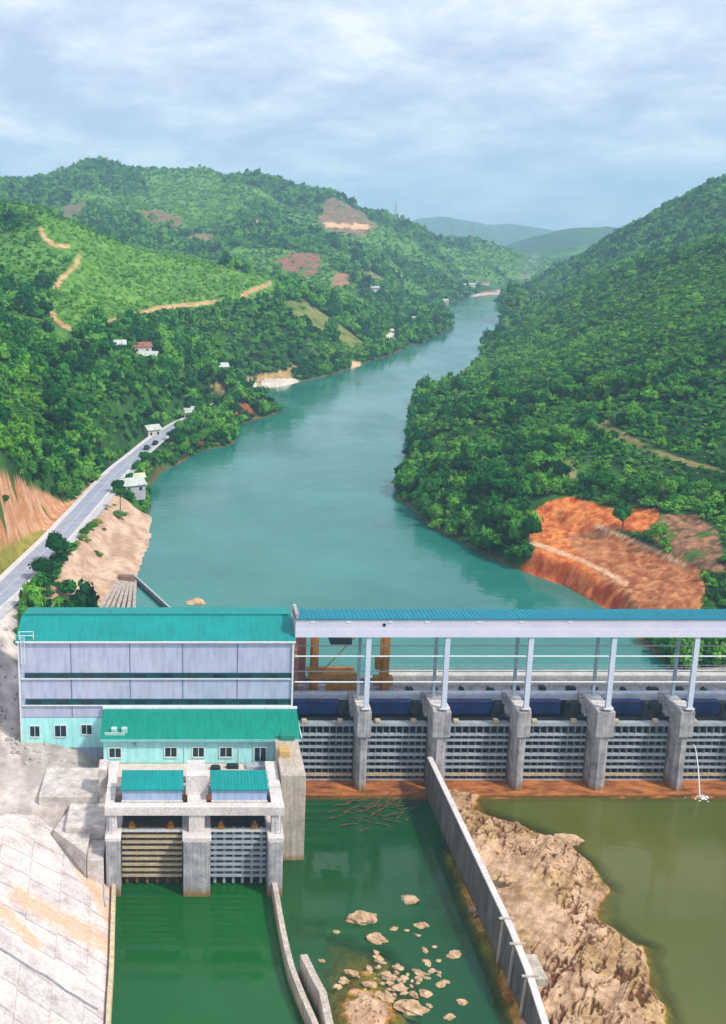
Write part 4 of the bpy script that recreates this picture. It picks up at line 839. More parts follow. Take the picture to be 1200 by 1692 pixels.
named = [(600, 1517, 3.1, 1.8, 'elongated bare rock in the pool, upper left of the scattered boulders', .8), (622, 1550, 1.9, 1.0, 'rounded rock touching the lower end of the elongated pool rock', .8), (676, 1485, 2.0, 1.0, 'white topped flat rock farthest upstream in the pool', .55), (697, 1527, 1.5, .7, 'flat oval pale rock below the white topped one', .5),
         (652, 1532, .9, .5, 'small pale rock left of the flat oval one', .5), (673, 1535, .5, .4, 'tiny pale rock between two larger pool rocks', .5), (750, 1576, 1.5, .7, 'lone pale rock nearest the long dividing wall', .5), (718, 1562, .6, .4, 'tiny flat rock left of the lone pale rock', .4),
         (557, 1538, .7, .4, 'small rock alone near the curved guide wall', .5), (532, 1585, .7, .5, 'small rock just right of the stub wall tip', .5), (640, 1610, 1.6, .8, 'pale slab rock at the top of the boulder field', .6), (693, 1605, 1.2, .6, 'tilted rock at the boulder field upper right', .6),
         (580, 1605, 1.3, .7, 'brownish rock at the boulder field left end', .6), (728, 1625, 1.1, .6, 'rounded rock at the boulder field right end', .6), (765, 1654, 1.0, .6, 'lone rock low on the right of the pool', .6), (742, 1678, 1.1, .6, 'dark banded rock near the bottom picture edge', .6),
         (683, 1665, 3.0, 1.3, 'biggest broad sandy rock at the pool bottom edge', .5), (640, 1648, 1.5, .8, 'low rock above left of the biggest sandy rock', .5), (610, 1625, 1.3, .7, 'knobbly rock in the boulder field middle', .6), (660, 1630, 1.4, .6, 'flat light rock above the biggest sandy rock', .5),
         (705, 1640, 1.3, .6, 'flat brown rock right above the biggest sandy rock', .5), (568, 1620, .9, .5, 'small low rock under the brownish one', .5), (625, 1585, .7, .4, 'small stone above the boulder field', .5)]
for i, (u, v, s, h, lb, sq) in enumerate(named):
    x, y, z = atZ(u, v, .25); place_rock(x, y, .0, s * .78, random.uniform(-.6, .6), lb, 'rocks in the green pool', i, sq * 1.15)
for i in range(64):
    a = random.gauss(0, 1); u = 650 + 48 * random.gauss(0, 1); v = 1620 + 30 * random.gauss(0, 1)
    x, y, z = atZ(u, v, .1)
    if 19 < x < 38: place_rock(x, y, -.05, random.uniform(.3, .85), random.uniform(0, 6), 'small stone among the boulders breaking the pool surface', 'small stones in the pool', i, .7)
x, y, z = atZ(940, 1386, .4); place_rock(x, y, .2, 2.3, -.25, 'grey flat slab lying in water at the tan outcrop edge', None, 2, .3)
x, y, z = atZ(322, 996, WL); place_rock(x, y, WL, 2.6, .1, 'low reddish rock breaking the reservoir behind the powerhouse roof', None, 3, .6)
x, y, z = atZ(836, 1450, 2.6); place_rock(x, y, 2.6, 1.5, .4, 'squarish boulder on the outcrop beside the dividing wall', None, 4, 1.2)
for i in range(46):
    u, v = random.uniform(-10, 26), random.uniform(1030, 1240)
    if i > 28: u, v = random.uniform(20, 150), random.uniform(1232, 1268)
    x, y, z = atZ(u, v, 12); zz = float(height(np.array([x]), np.array([y]))[0]); x, y, z = atZ(u, v, zz); zz = float(height(np.array([x]), np.array([y]))[0])
    o = place_rock(x, y, zz + .05, random.uniform(.3, .9), random.uniform(0, 6), 'rubble block in the yard left of the powerhouse', 'rubble blocks in the powerhouse yard', i, 1.1); o.data = RK2[i % 4]
# driftwood tangle by the first pier
for i in range(60):
    u, v = 605 + random.gauss(0, 38), 1334 + random.gauss(0, 13); x, y, z = atZ(u, v, .1); a = random.uniform(-.7, .7); l = random.uniform(1, 3.6)
    b = MB(); p0 = Vector((x, y, .08)); p1 = p0 + Vector((math.cos(a) * l * .5, math.sin(a) * l * .5, random.uniform(.05, .5))); p2 = p1 + Vector((math.cos(a + .4) * l * .5, math.sin(a + .4) * l * .5, random.uniform(-.3, .2)))
    b.tube(p0, p1, .13, 6, .1).tube(p1, p2, .1, 6, .04); tag(b.build('floating_branch', wood), 'bare branch in the driftwood tangle below the first spillway pier', 'driftwood', 'driftwood below the first pier')
# water jet from the last gate
b = MB(); jp = [(atZ(1158, 1313, 0)[0], 181.6 - .75 * k, 9.2 - .30 * k * k) for k in range(6)]
jx, jy, _ = atZ(1160, 1316, .1); x0, z0_ = jx - .8, 8.6
pts = [(jx - .9 + .5 * (k / 8), jy + 3.4 * (1 - k / 8), 8.4 * (1 - (k / 8) ** 1.7) + .05) for k in range(9)]
for k in range(8): b.tube(pts[k], pts[k + 1], .05 + .012 * k, 7, .06 + .012 * k)
foam = MAT('white_foam', lin(235, 240, 240), lin(250, 250, 250), 3, .5)
jt = b.build('water_jet', foam); tag(jt, 'thin white water jet falling from the rightmost gate', 'water jet')
b = MB()
for k in range(60): a = random.uniform(0, 6.28); r = abs(random.gauss(0, .7)); b.tube((jx + r * math.cos(a) * 1.5, jy - .2 + r * math.sin(a), 0.0), (jx + r * math.cos(a) * 1.5, jy - .2 + r * math.sin(a), random.uniform(.1, .7) * max(.1, 1 - r)), random.uniform(.08, .25), 6, .04)
fo = b.build('splash', foam); fo.parent = jt
# --- upstream: slipway steps, floating boom, house, shed
b = MB()
for k in range(7):
    p, q = atZ(152 + k * 11.5, 1030, 13.4 - .12 * k), atZ(200 + k * 4.0, 951, 13.9 - .15 * k); b.bar(p, q, .75, .7)
tag(b.build('slipway', MAT('slip_concrete', lin(150, 136, 124), lin(206, 190, 176), .9, .95, .5)), 'ribbed pale concrete slipway going down the sandy shore', 'slipway')
MB().bar(atZ(196, 955, 14.3), atZ(222, 955, 14.0), 2.0, 1.2).build('shore_block', MAT('brown_block', lin(110, 84, 70), lin(150, 120, 100), 1)); tag(bpy.data.objects['shore_block'], 'brown stained concrete block at the head of the slipway', 'block')
bm_ = empty('floating_boom', atZ(222, 953, WL), 'dark floating boom stretching diagonally from the sandy shore into the reservoir', 'boom')
A_, B_ = Vector(atZ(222, 955, WL + .35)), Vector(atZ(284, 1012, WL + .35))
for k in range(9):
    p = A_.lerp(B_, (k + .04) / 9); q = A_.lerp(B_, (k + .96) / 9); MB().tube(p, q, .75, 10).build('float', MAT('boom_float', lin(44, 58, 66), lin(90, 106, 112), 1.5) if k == 0 else bpy.data.materials['boom_float'], bm_)
MB().bar(A_ + Vector((0, 0, .8)), B_ + Vector((0, 0, .8)), .5, .1).build('walkway', steel_g, bm_)
def ground(u, v, guess):
    z = guess
    for _ in range(6): x, y, _z = atZ(u, v, z); z = .5 * z + .5 * float(height(np.array([x]), np.array([y]))[0])
    return x, y, float(height(np.array([x]), np.array([y]))[0])
def house(u, v, w_, d_, h_, rh, rz, wall_m, roof_m, lab, guess, grp=None, name='house', cat='house'):
    x, y, z = ground(u, v, guess); z -= .3
    r = empty(name, (x, y, z), lab, cat, grp)
    R = lambda p: (x + p[0] * math.cos(rz) - p[1] * math.sin(rz), y + p[0] * math.sin(rz) + p[1] * math.cos(rz), z + p[2])
    vs = [R(p) for p in ((-w_ / 2, -d_ / 2, -2), (w_ / 2, -d_ / 2, -2), (w_ / 2, d_ / 2, -2), (-w_ / 2, d_ / 2, -2), (-w_ / 2, -d_ / 2, h_), (w_ / 2, -d_ / 2, h_), (w_ / 2, d_ / 2, h_), (-w_ / 2, d_ / 2, h_), (-w_ / 2, 0, h_ + rh - .05), (w_ / 2, 0, h_ + rh - .05))]
    MB().add(vs, [(0, 1, 5, 4), (1, 2, 6, 9, 5), (2, 3, 7, 6), (3, 0, 4, 8, 7), (4, 5, 9, 8), (6, 7, 8, 9), (3, 2, 1, 0)]).build('wall', wall_m, r)
    ov = .5; b = MB()
    for sg in (-1, 1):
        pr = [(-w_ / 2 - ov, sg * (d_ / 2 + ov), h_ - .25), (w_ / 2 + ov, sg * (d_ / 2 + ov), h_ - .25), (w_ / 2 + ov, sg * .002, h_ + rh), (-w_ / 2 - ov, sg * .002, h_ + rh)]
        b.add([R(q) for q in pr] + [R((q[0], q[1], q[2] + .14)) for q in pr], [(0, 1, 2, 3), (7, 6, 5, 4), (0, 4, 5, 1), (1, 5, 6, 2), (2, 6, 7, 3), (3, 7, 4, 0)])
    b.build('roof', roof_m, r)
    for k in (-1, 1):
        xx = k * w_ * .27; c = [R((xx - .5, -d_ / 2 - .03, 1)), R((xx + .5, -d_ / 2 - .03, 1)), R((xx + .5, -d_ / 2 - .03, 2.1)), R((xx - .5, -d_ / 2 - .03, 2.1))]
        c2 = [R((xx - .5, -d_ / 2 - .002, 1)), R((xx + .5, -d_ / 2 - .002, 1)), R((xx + .5, -d_ / 2 - .002, 2.1)), R((xx - .5, -d_ / 2 - .002, 2.1))]
        MB().add(c + c2, [(0, 1, 2, 3), (7, 6, 5, 4), (0, 4, 5, 1), (1, 5, 6, 2), (2, 6, 7, 3), (3, 7, 4, 0)]).build('window', glass_d, r)
    return r
pale_wall = MAT('pale_plaster', lin(196, 186, 170), lin(220, 212, 196), .8); red_roof = MAT('faded_red_roof', lin(140, 84, 74), lin(166, 108, 96), .8)
house(216, 812, 7.5, 6, 3, 1.6, .5, MAT('grey_plaster', lin(170, 165, 180), lin(196, 190, 200), .8), white_roof, 'white roofed house between the road and the reservoir', 16.5)
house(226, 797, 4.5, 3.5, 2.4, .9, .3, pale_wall, MAT('straw_roof', lin(190, 196, 160), lin(214, 216, 184), 1), 'small pale roofed shed right behind the white roofed house', 16.5)
HS = [(232, 582, 9, 6, .3, 'red', 'pinkish roofed house halfway up the left wooded slope', 44), (246, 597, 8, 5, -.2, 'white', 'white roofed house just right of the pinkish one on the wooded slope', 42), (198, 578, 5, 4, .1, 'white', 'tiny white hut left of the pinkish house on the wooded slope', 44),
      (251, 684, 6, 4, .6, 'white', 'grey white house above the road where it enters the trees', 22), (328, 688, 6, 4, .2, 'white', 'small white hut among trees right of the road end', 17), (362, 645, 8, 5, .3, 'white', 'white building behind the pale sand spit', 18), (313, 655, 4, 4, 0, 'white', 'tiny white hut in the trees between the road end and sand spit', 24),
      (442, 470, 6, 5, 0, 'white', 'white hut at the end of the hillside trail', 55), (566, 499, 10, 6, .1, 'white', 'long white roof in the trees beyond the green ridge', 40), (618, 482, 10, 6, .1, 'white', 'pale roof above the long white one in the far trees', 40),
      (686, 530, 9, 7, .4, 'white', 'pale cream house above the landing road', 20), (672, 408, 16, 9, .2, 'white', 'white farm roof below the far ridge crest', 60), (688, 398, 14, 9, .5, 'white', 'second pale farm roof, right below the ridge crest', 60),
      (762, 465, 14, 9, .1, 'white', 'pale house on the far bank bend, left one', 22), (780, 472, 14, 8, .3, 'white', 'pale house on the far bank bend, right one', 20), (815, 470, 14, 9, -.3, 'red', 'pinkish house in the village at the river end', 16), (836, 468, 18, 10, .1, 'white', 'long white house in the village at the river end', 16),
      (852, 463, 14, 9, .4, 'white', 'white house rightmost in the village at the river end', 16), (865, 470, 16, 9, 0, 'red', 'faded red roofed house behind the village shore', 16), (800, 478, 14, 8, .2, 'red', 'faded red house at the water line of the village', 15), (735, 500, 8, 6, .1, 'white', 'white hut at the tip of the far wooded bank', 14)]
for (u, v, w_, d_, rz, kd, lb, g) in HS:
    s_ = 1.0; house(u, v, w_, d_, 3.2, 1.6, rz, pale_wall, red_roof if kd == 'red' else white_roof, lb, g)
# vehicles on the road
def vehicle(u, v, colr_, lab, ln=4.4, hh=1.5):
    x, y, z = atZ(u, v, 18.2); i = np.argmin(np.hypot(ROAD[:, 0] - x, ROAD[:, 1] - y)); T = ROAD[min(i + 1, len(ROAD) - 1)] - ROAD[max(i - 1, 0)]; a = math.atan2(T[1], T[0]); z = ROAD[i, 2] + .13; x, y = x, y
    r = empty('car', (x, y, z), lab, 'car', 'vehicles on the lakeside road'); ca, sa = math.cos(a), math.sin(a)
    R = lambda p: (x + p[0] * ca - p[1] * sa, y + p[0] * sa + p[1] * ca, z + p[2])
    def ext(prof, y0, y1):
        n = len(prof); vs = [R((px_, y0, pz)) for px_, pz in prof] + [R((px_, y1, pz)) for px_, pz in prof]
        return vs, [tuple(range(n)), tuple(range(2 * n - 1, n - 1, -1))] + [(i, i + n, (i + 1) % n + n, (i + 1) % n) for i in range(n)]
    l = ln / 2
    MB().add(*ext([(-l, .35), (-l, .85), (-l * .8, .95), (l * .5, .95), (l, .75), (l, .35)], -.85, .85)).build('body', colr_, r)
    MB().add(*ext([(-l * .8, .955), (-l * .62, hh), (l * .2, hh), (l * .5, .955)], -.75, .75)).build('cabin', glass_d, r)
    for sx in (-.62, .62):
        for sy in (-.8, .8): MB().tube(R((l * sx, sy - .12, .33)), R((l * sx, sy + .12, .33)), .33, 12).build('wheel', dark_m, r)
vehicle(243, 742, MAT('car_dark', lin(40, 44, 50), lin(52, 56, 62), 1, .3), 'dark car driving away on the left part of the lakeside road')
vehicle(257, 734, MAT('car_black', lin(30, 32, 36), lin(40, 42, 46), 1, .3), 'second dark car, nearer the trees on the lakeside road')
# power pylons on the skyline
def pylon(u, v, Y, H, lab):
    x, y, z = atY(u, v, Y); z0 = z
    r = empty('pylon', (x, y, z0), lab, 'pylon', 'power pylons on the far ridge'); b = MB(); hw = H * .09
    for sx in (-1, 1):
        for sy in (-1, 1): b.tube((x + sx * hw, y + sy * hw, z0), (x + sx * hw * .12, y + sy * hw * .12, z0 + H), .28, 5, .2)
    for k in range(7):
        f0, f1 = k / 7, (k + 1) / 7; a0, a1 = hw * (1 - .88 * f0), hw * (1 - .88 * f1)
        b.tube((x - a0, y - a0, z0 + H * f0), (x + a1, y - a1, z0 + H * f1), .16, 4).tube((x + a0, y - a0, z0 + H * f0), (x - a1, y - a1, z0 + H * f1), .16, 4)
    b.build('tower', steel_g, r); b = MB()
    for k, f in enumerate((.72, .84, .96)): b.bar((x - H * .13, y, z0 + H * f), (x + H * .13, y, z0 + H * f), .4, .4)
    b.build('cross_arm', steel_g, r)
pylon(653, 366, 1880, 30, 'lattice pylon standing highest on the left ridge'); pylon(779, 402, 2150, 34, 'lattice pylon right of the ridge crest against the blue hills'); pylon(747, 400, 2080, 30, 'lattice pylon just left of another on the ridge before the blue hills'); pylon(806, 400, 2200, 24, 'small lattice pylon last to the right on the ridge')
# ================================================================== vegetation
def leafset(n, r, rz, seed, leaf=.3, lobes=9, core=True, low=.0):
    """lumpy crown of separate leaf sprays; unit radius r, half height rz, centred at z=rz"""
    R = np.random.RandomState(seed); V = []; Q = []
    lc = R.normal(size=(lobes, 3)); lc /= np.linalg.norm(lc, axis=1)[:, None]; lc[:, 2] = np.abs(lc[:, 2]) * 1.0 - .25; lc *= R.uniform(.35, .72, (lobes, 1)); lr = R.uniform(.32, .52, lobes)
    k = R.randint(0, lobes, n); d = R.normal(size=(n, 3)); d /= np.linalg.norm(d, axis=1)[:, None]; d[:, 2] = np.where(d[:, 2] < -.3, -d[:, 2], d[:, 2])
    c = lc[k] + d * (lr[k] * R.uniform(.72, 1.12, n))[:, None]
    nn = d + R.normal(size=(n, 3)) * .55; nn /= np.linalg.norm(nn, axis=1)[:, None]
    a = np.cross(nn, R.normal(size=(n, 3))); a /= np.linalg.norm(a, axis=1)[:, None]; b_ = np.cross(nn, a)
    s = leaf * R.uniform(.6, 1.25, n)[:, None]
    v = np.stack([c - a * s, c - b_ * s * .55 + nn * s * .12, c + a * s, c + b_ * s * .55 + nn * s * .12], 1).reshape(-1, 3)
    q = np.arange(n * 4).reshape(-1, 4)
    V = [tuple(p) for p in v]; Q = [tuple(int(i) for i in f) for f in q]
    if core:
        import bmesh
        for j in range(lobes):
            bm = bmesh.new(); bmesh.ops.create_icosphere(bm, subdivisions=1, radius=lr[j] * .86); o0 = len(V)
            for vv in bm.verts: V.append(tuple(np.array(vv.co) * R.uniform(.8, 1.12) + lc[j]))
            Q += [tuple(o0 + w_.index for w_ in f.verts) for f in bm.faces]; bm.free()
    V = [(x * r, y * r, z * rz + rz * .8) for x, y, z in V]
    return V, Q
def leaf_mat(name, a, b2, c3, inst=True):
    m, t, p, o = newmat(name)
    big = noise(t, .018, 4, .6); mid = noise(t, .11, 3, .6)
    if inst:
        at = t.nodes.new('ShaderNodeAttribute'); at.attribute_type = 'INSTANCER'; at.attribute_name = 'tint'; tint = at.outputs['Fac']
        at2 = t.nodes.new('ShaderNodeAttribute'); at2.attribute_type = 'INSTANCER'; at2.attribute_name = 'rnd'; rnd = at2.outputs['Fac']
    else:
        oi = t.nodes.new('ShaderNodeObjectInfo'); tint = 0.25; rnd = oi.outputs['Random']
    f = math_node('ADD', math_node('ADD', math_node('MULTIPLY', big, .62, t), math_node('MULTIPLY', mid, .3, t), t), math_node('MULTIPLY', rnd, .56, t), t)
    c = ramp(t, f, [(.42, a), (.68, b2), (.98, c3)])
    warm = mixc(t, rnd, lin(72, 150, 30), lin(136, 184, 58)) if inst else lin(90, 140, 50)
    c = mixc(t, tint, c, warm) if inst else c
    t.links.new(c, p.inputs['Base Color']); p.inputs['Roughness'].default_value = .8; p.inputs['Specular IOR Level'].default_value = .12
    return m
leafy = leaf_mat('foliage', lin(4, 52, 26), lin(22, 104, 38), lin(100, 160, 54))
leaf_one = leaf_mat('tree_leaves', lin(6, 50, 24), lin(22, 98, 34), lin(90, 146, 48), False)
VAR = bpy.data.collections.new('leaf_variants')
specs = [(150, 1, .95, .24, 9), (150, 1, .8, .26, 7), (130, 1, 1.15, .24, 8), (150, 1, .7, .28, 10), (110, 1, .95, .3, 6), (150, 1, 1.3, .22, 9)]
for i, (n, r, rz, lf, lo) in enumerate(specs):
    V, Q = leafset(n, r, rz, 100 + i, lf, lo); me = bpy.data.meshes.new('clump'); me.from_pydata(V, [], Q); me.materials.append(leafy)
    VAR.objects.link(bpy.data.objects.new('clump_%d' % i, me))
# bare-ground lookup on the terrain fan
bare_g = bare.reshape(XX.shape)
def cell(x, y):
    i = np.interp(np.log(y), ly, np.arange(NV)); j = (x / y - us[0]) / (us[-1] - us[0]) * (NU - 1)
    return np.clip(i, 0, NV - 2), np.clip(j, 0, NU - 2)
GZ = gz.reshape(XX.shape)
def tz(x, y):
    i, j = cell(x, y); i0 = i.astype(int); j0 = j.astype(int); fi = i - i0; fj = j - j0
    return (GZ[i0, j0] * (1 - fi) * (1 - fj) + GZ[i0 + 1, j0] * fi * (1 - fj) + GZ[i0, j0 + 1] * (1 - fi) * fj + GZ[i0 + 1, j0 + 1] * fi * fj)
n = 900000
y = np.sqrt(RS.uniform(205 ** 2, 2450 ** 2, n)); a = RS.uniform(-.36, .66, n); x = a * y
s = 2.25 + np.clip(y - 250, 0, 2000) * .0031; s = np.minimum(s, 7)
area = .51 * (2450 ** 2 - 205 ** 2); keep = RS.uniform(0, 1, n) < np.minimum(1, (area / n) / (s * s * .62)); 
x, y, s = x[keep], y[keep], s[keep]
z = tz(x, y); i, j = cell(x, y); br = bare_g[np.round(i).astype(int), np.round(j).astype(int)]
u, v = proj(x, y, z)
clr = fbm(x / 22, y / 22, 3, 91); inq = inpoly(u, v, [(862, 850), (900, 826), (945, 814), (1200, 845), (1205, 950), (1140, 1060), (1030, 1060), (880, 960)]) & (y < 330)
ok = (z > WL + .15) & ((br < .5) | (RS.uniform(0, 1, len(x)) < .025)) & (y > 205)
rd, _ = near_line(x, y, ROAD[::2]); ok &= rd > 5.4
ok &= ~((rd < 9) & (RS.uniform(0, 1, len(x)) < .25))
ok &= ~((y < 330) & (br > .5) & (u < 300) & (u > 120))
ok &= ~(inq & ((br > .5) | ((v > 935) & (u < 1150))) & (RS.uniform(0, 1, len(x)) < .97))
ok &= ~((x > -40) & (x < 130) & (y < 205)); ok &= ~((y < 250) & (u > 330) & (u < 1000))
for (hu, hv, *_r) in HS + [(216, 812), (226, 797)]: ok &= ~((np.abs(u - hu) < 9) & (v > hv - 5) & (v < hv + 9) & (np.abs(u - hu) < 12))
x, y, z, s, u, v, clr = [q[ok] for q in (x, y, z, s, u, v, clr)]
vm = inpoly(u, v, [(760, 478), (800, 458), (900, 452), (905, 470), (850, 486), (800, 490), (760, 492)]) & (y > 1400) & (RS.uniform(0, 1, len(x)) < .75)
x, y, z, s, u, v, clr = [q[~vm] for q in (x, y, z, s, u, v, clr)]
# hidden behind nearer ground: leave out (walk the slope outwards along each bearing)
ang = (GZ + 4 - CZ) / YY; hor = np.maximum.accumulate(np.where(YY > 200, ang - 22 / YY, -9), axis=0)
i, j = cell(x, y); vis = (z + 12 - CZ) / y > hor[i.astype(int), j.astype(int)] - .004
x, y, z, s, u, v, clr = [q[vis] for q in (x, y, z, s, u, v, clr)]
bright = [[(60, 360), (110, 366), (200, 405), (300, 420), (400, 450), (470, 475), (455, 500), (380, 500), (240, 520), (120, 552), (86, 520), (84, 480), (130, 430), (75, 400)], [(250, 300), (360, 300), (400, 350), (360, 390), (280, 360)], [(680, 715), (740, 690), (820, 700), (760, 760), (690, 760)], [(930, 500), (1200, 408), (1200, 520), (1000, 600), (860, 620), (820, 580)], [(0, 640), (60, 640), (110, 720), (0, 740)], [(480, 560), (600, 570), (620, 590), (520, 590)]]
tint = np.zeros(len(x)); amt = [.75, .5, .42, .36, .35, .6]
uj, vj = u + 26 * (fbm(x / 30, y / 30, 3, 94) - .5), v + 18 * (fbm(x / 30, y / 30, 3, 95) - .5)
for pl, am in zip(bright, amt): tint = np.maximum(tint, inpoly(uj, vj, pl) * am)
wood_mask0 = fbm(x / 48, y / 48, 3, 197)
tint = np.where((u > 640) & (y < 1150), tint * .55 + .15 * (fbm(x / 70, y / 90, 3, 411) > .5), tint)
tint = np.clip(tint + (clr > .62) * .3 + RS.normal(size=len(x)) * .06, 0, 1)
shrub = (tint > .3) | (inpoly(uj, vj, [(700, 640), (850, 530), (930, 500), (1250, 390), (1260, 800), (1050, 800), (900, 790), (740, 760), (700, 720)]) & (wood_mask0 < .60))
wood_mask = fbm(x / 60, y / 60, 3, 97)
dk = fbm(x / 45, y / 45, 3, 99)
tr_ok = np.ones(len(x), bool)
for tr in TRAILS:
    for k in range(len(tr) - 1):
        (a0, b0), (a1, b1) = tr[k], tr[k + 1]; dx, dy = a1 - a0, b1 - b0; t = np.clip(((u - a0) * dx + (v - b0) * dy) / (dx * dx + dy * dy), 0, 1); ddx = u - a0 - t * dx; ddy = v - b0 - t * dy
        tr_ok &= ~((np.abs(ddx) < 7) & (ddy > -4) & (ddy < (26 if tr is TRAILS[1] else 11)) & (y < 900))
hill_open = inpoly(uj, vj, bright[0]) & (y < 1000); tr_ok &= ~(hill_open & (RS.uniform(0, 1, len(x)) < .45))
op_n = fbm(x / 120, y / 170, 4, 401); op = (op_n > .52) & (z > WL + 7) & (y > 300) & ((u < 640) | (y > 1150)); hill_open |= op & (RS.uniform(0, 1, len(x)) < .9); tint = np.clip(tint + op * .3, 0, 1); tr_ok &= ~(op & (RS.uniform(0, 1, len(x)) < .4)); shrub = shrub | op
scl = s * RS.uniform(.42, .74, len(x)) * np.where(shrub, .74, 1.0) * (1 + .6 * (wood_mask > .5) * (~shrub) * np.clip(1.5 - y / 1400, .3, 1))
scl = np.where(shrub & (u > 640) & (y < 1150), scl * RS.uniform(.62, 1.05, len(x)), scl); scl = np.where(hill_open, scl * RS.uniform(.5, .95, len(x)), scl * np.exp(RS.normal(size=len(x)) * .2)); scl = np.minimum(scl, 5.5); scl[~tr_ok] = .02
hs = RS.uniform(.8, 1.3, len(x)) * np.where(shrub, .75, .95)
near = (y < 480) & (y > 205)
big = np.where(near & (~shrub) & (scl > 1.9) & (u > -10) & (u < 1210) & (v < 1010))[0]
# the largest near trees, each a thing of its own
order = big[np.argsort(-(scl[big] / y[big]))][:0]
RT = np.random.RandomState(5)
cand = big[RT.permutation(len(big))]; chosen = []; cx2 = []
for c in cand:
    if all((x[c] - q[0]) ** 2 + (y[c] - q[1]) ** 2 > 30 for q in cx2): chosen.append(c); cx2.append((x[c], y[c]))
    if len(chosen) >= 240: break
chosen = np.array(chosen); mask = np.ones(len(x), bool); mask[chosen] = False; mask &= tr_ok
print('clumps', mask.sum(), 'trees', len(chosen))
def scatter(name, sel, label_kind=None):
    me = bpy.data.meshes.new(name); m_ = np.where(sel)[0]; me.vertices.add(len(m_))
    me.vertices.foreach_set('co', np.stack([x[m_], y[m_], z[m_] - .15 * scl[m_]], 1).astype(np.float32).ravel())
    def at(nm, ty, val):
        a_ = me.attributes.new(nm, ty, 'POINT'); a_.data.foreach_set('vector' if ty == 'FLOAT_VECTOR' else 'value', val.ravel())
    at('tint', 'FLOAT', tint[m_].astype(np.float32)); at('rnd', 'FLOAT', RS.uniform(0, 1, len(m_)).astype(np.float32))
    at('rot', 'FLOAT_VECTOR', np.stack([RS.uniform(-.15, .15, len(m_)), RS.uniform(-.15, .15, len(m_)), RS.uniform(0, 6.28, len(m_))], 1).astype(np.float32))
    at('scl', 'FLOAT_VECTOR', np.stack([scl[m_], scl[m_], scl[m_] * hs[m_]], 1).astype(np.float32)); at('idx', 'INT', RS.randint(0, len(specs), len(m_)).astype(np.int32))
    o = bpy.data.objects.new(name, me); COL.objects.link(o); tag(o, kind='stuff')
    g = bpy.data.node_groups.new(name + '_scatter', 'GeometryNodeTree'); g.interface.new_socket('Geometry', in_out='INPUT', socket_type='NodeSocketGeometry'); g.interface.new_socket('Geometry', in_out='OUTPUT', socket_type='NodeSocketGeometry')
    gi, go = g.nodes.new('NodeGroupInput'), g.nodes.new('NodeGroupOutput'); ip_ = g.nodes.new('GeometryNodeInstanceOnPoints'); ci = g.nodes.new('GeometryNodeCollectionInfo')
    ci.inputs['Collection'].default_value = VAR; ci.inputs['Separate Children'].default_value = True; ci.inputs['Reset Children'].default_value = True
    def na(nm, ty):
        q = g.nodes.new('GeometryNodeInputNamedAttribute'); q.data_type = ty; q.inputs['Name'].default_value = nm; return [s2 for s2 in q.outputs if s2.enabled and s2.name == 'Attribute'][0]
    ip_.inputs['Pick Instance'].default_value = True
    g.links.new(gi.outputs[0], ip_.inputs['Points']); g.links.new(ci.outputs[0], ip_.inputs['Instance']); g.links.new(na('idx', 'INT'), ip_.inputs['Instance Index'])
    g.links.new(na('rot', 'FLOAT_VECTOR'), ip_.inputs['Rotation']); g.links.new(na('scl', 'FLOAT_VECTOR'), ip_.inputs['Scale']); g.links.new(ip_.outputs[0], go.inputs[0])
    md = o.modifiers.new('scatter', 'NODES'); md.node_group = g; return o
scatter('shrub_cover', mask & shrub); scatter('forest', mask & ~shrub)
# individual trees: trunk with limbs under a crown of leaf sprays
def trunk_bm(h, seed):
    r = random.Random(seed); b = MB(); t = Vector((r.uniform(-.2, .2), r.uniform(-.2, .2), h * .55)); b.tube((0, 0, -.6), t, .22, 7, .15); tips = []
    b.tube(t, (t.x, t.y, h * .85), .15, 6, .06)
    for k in range(5):
        a = k * 1.26 + r.uniform(-.3, .3); q = t + Vector((math.cos(a) * h * .26, math.sin(a) * h * .26, h * r.uniform(.12, .3))); b.tube(t - Vector((0, 0, r.uniform(0, .8))), q, .09, 5, .03)
    return b
TREES = []
for k in range(6):
    V, Q = leafset(620, 1, 1, 300 + k, .13, 12 + k % 3, True)
    rr, hz_ = [2.7, 3.2, 2.5, 3.6, 2.2, 3.0][k], [2.3, 2.3, 2.8, 2.6, 2.6, 2.0][k]
    me = bpy.data.meshes.new('crown'); me.from_pydata([(a_ * rr, b_ * rr, c_ * hz_ + 1.6) for a_, b_, c_ in V], [], Q); me.materials.append(leaf_one)
    tb = trunk_bm(5.2, k); mt = bpy.data.meshes.new('trunk'); mt.from_pydata([tuple(p_) for p_ in tb.v], [], tb.f); mt.materials.append(bark); TREES.append((me, mt))
def plant_tree(xx, yy, zz, sc_, rz, k, lab, grp, name='broadleaf_tree'):
    r = bpy.data.objects.new(name, None); COL.objects.link(r); r.location = (xx, yy, zz); r.rotation_euler = (0, 0, rz); r.scale = (sc_,) * 3; tag(r, lab, 'tree', grp)
    for nm, me in (('crown', TREES[k][0]), ('trunk', TREES[k][1])):
        c = bpy.data.objects.new(nm, me); COL.objects.link(c); c.parent = r
    return r
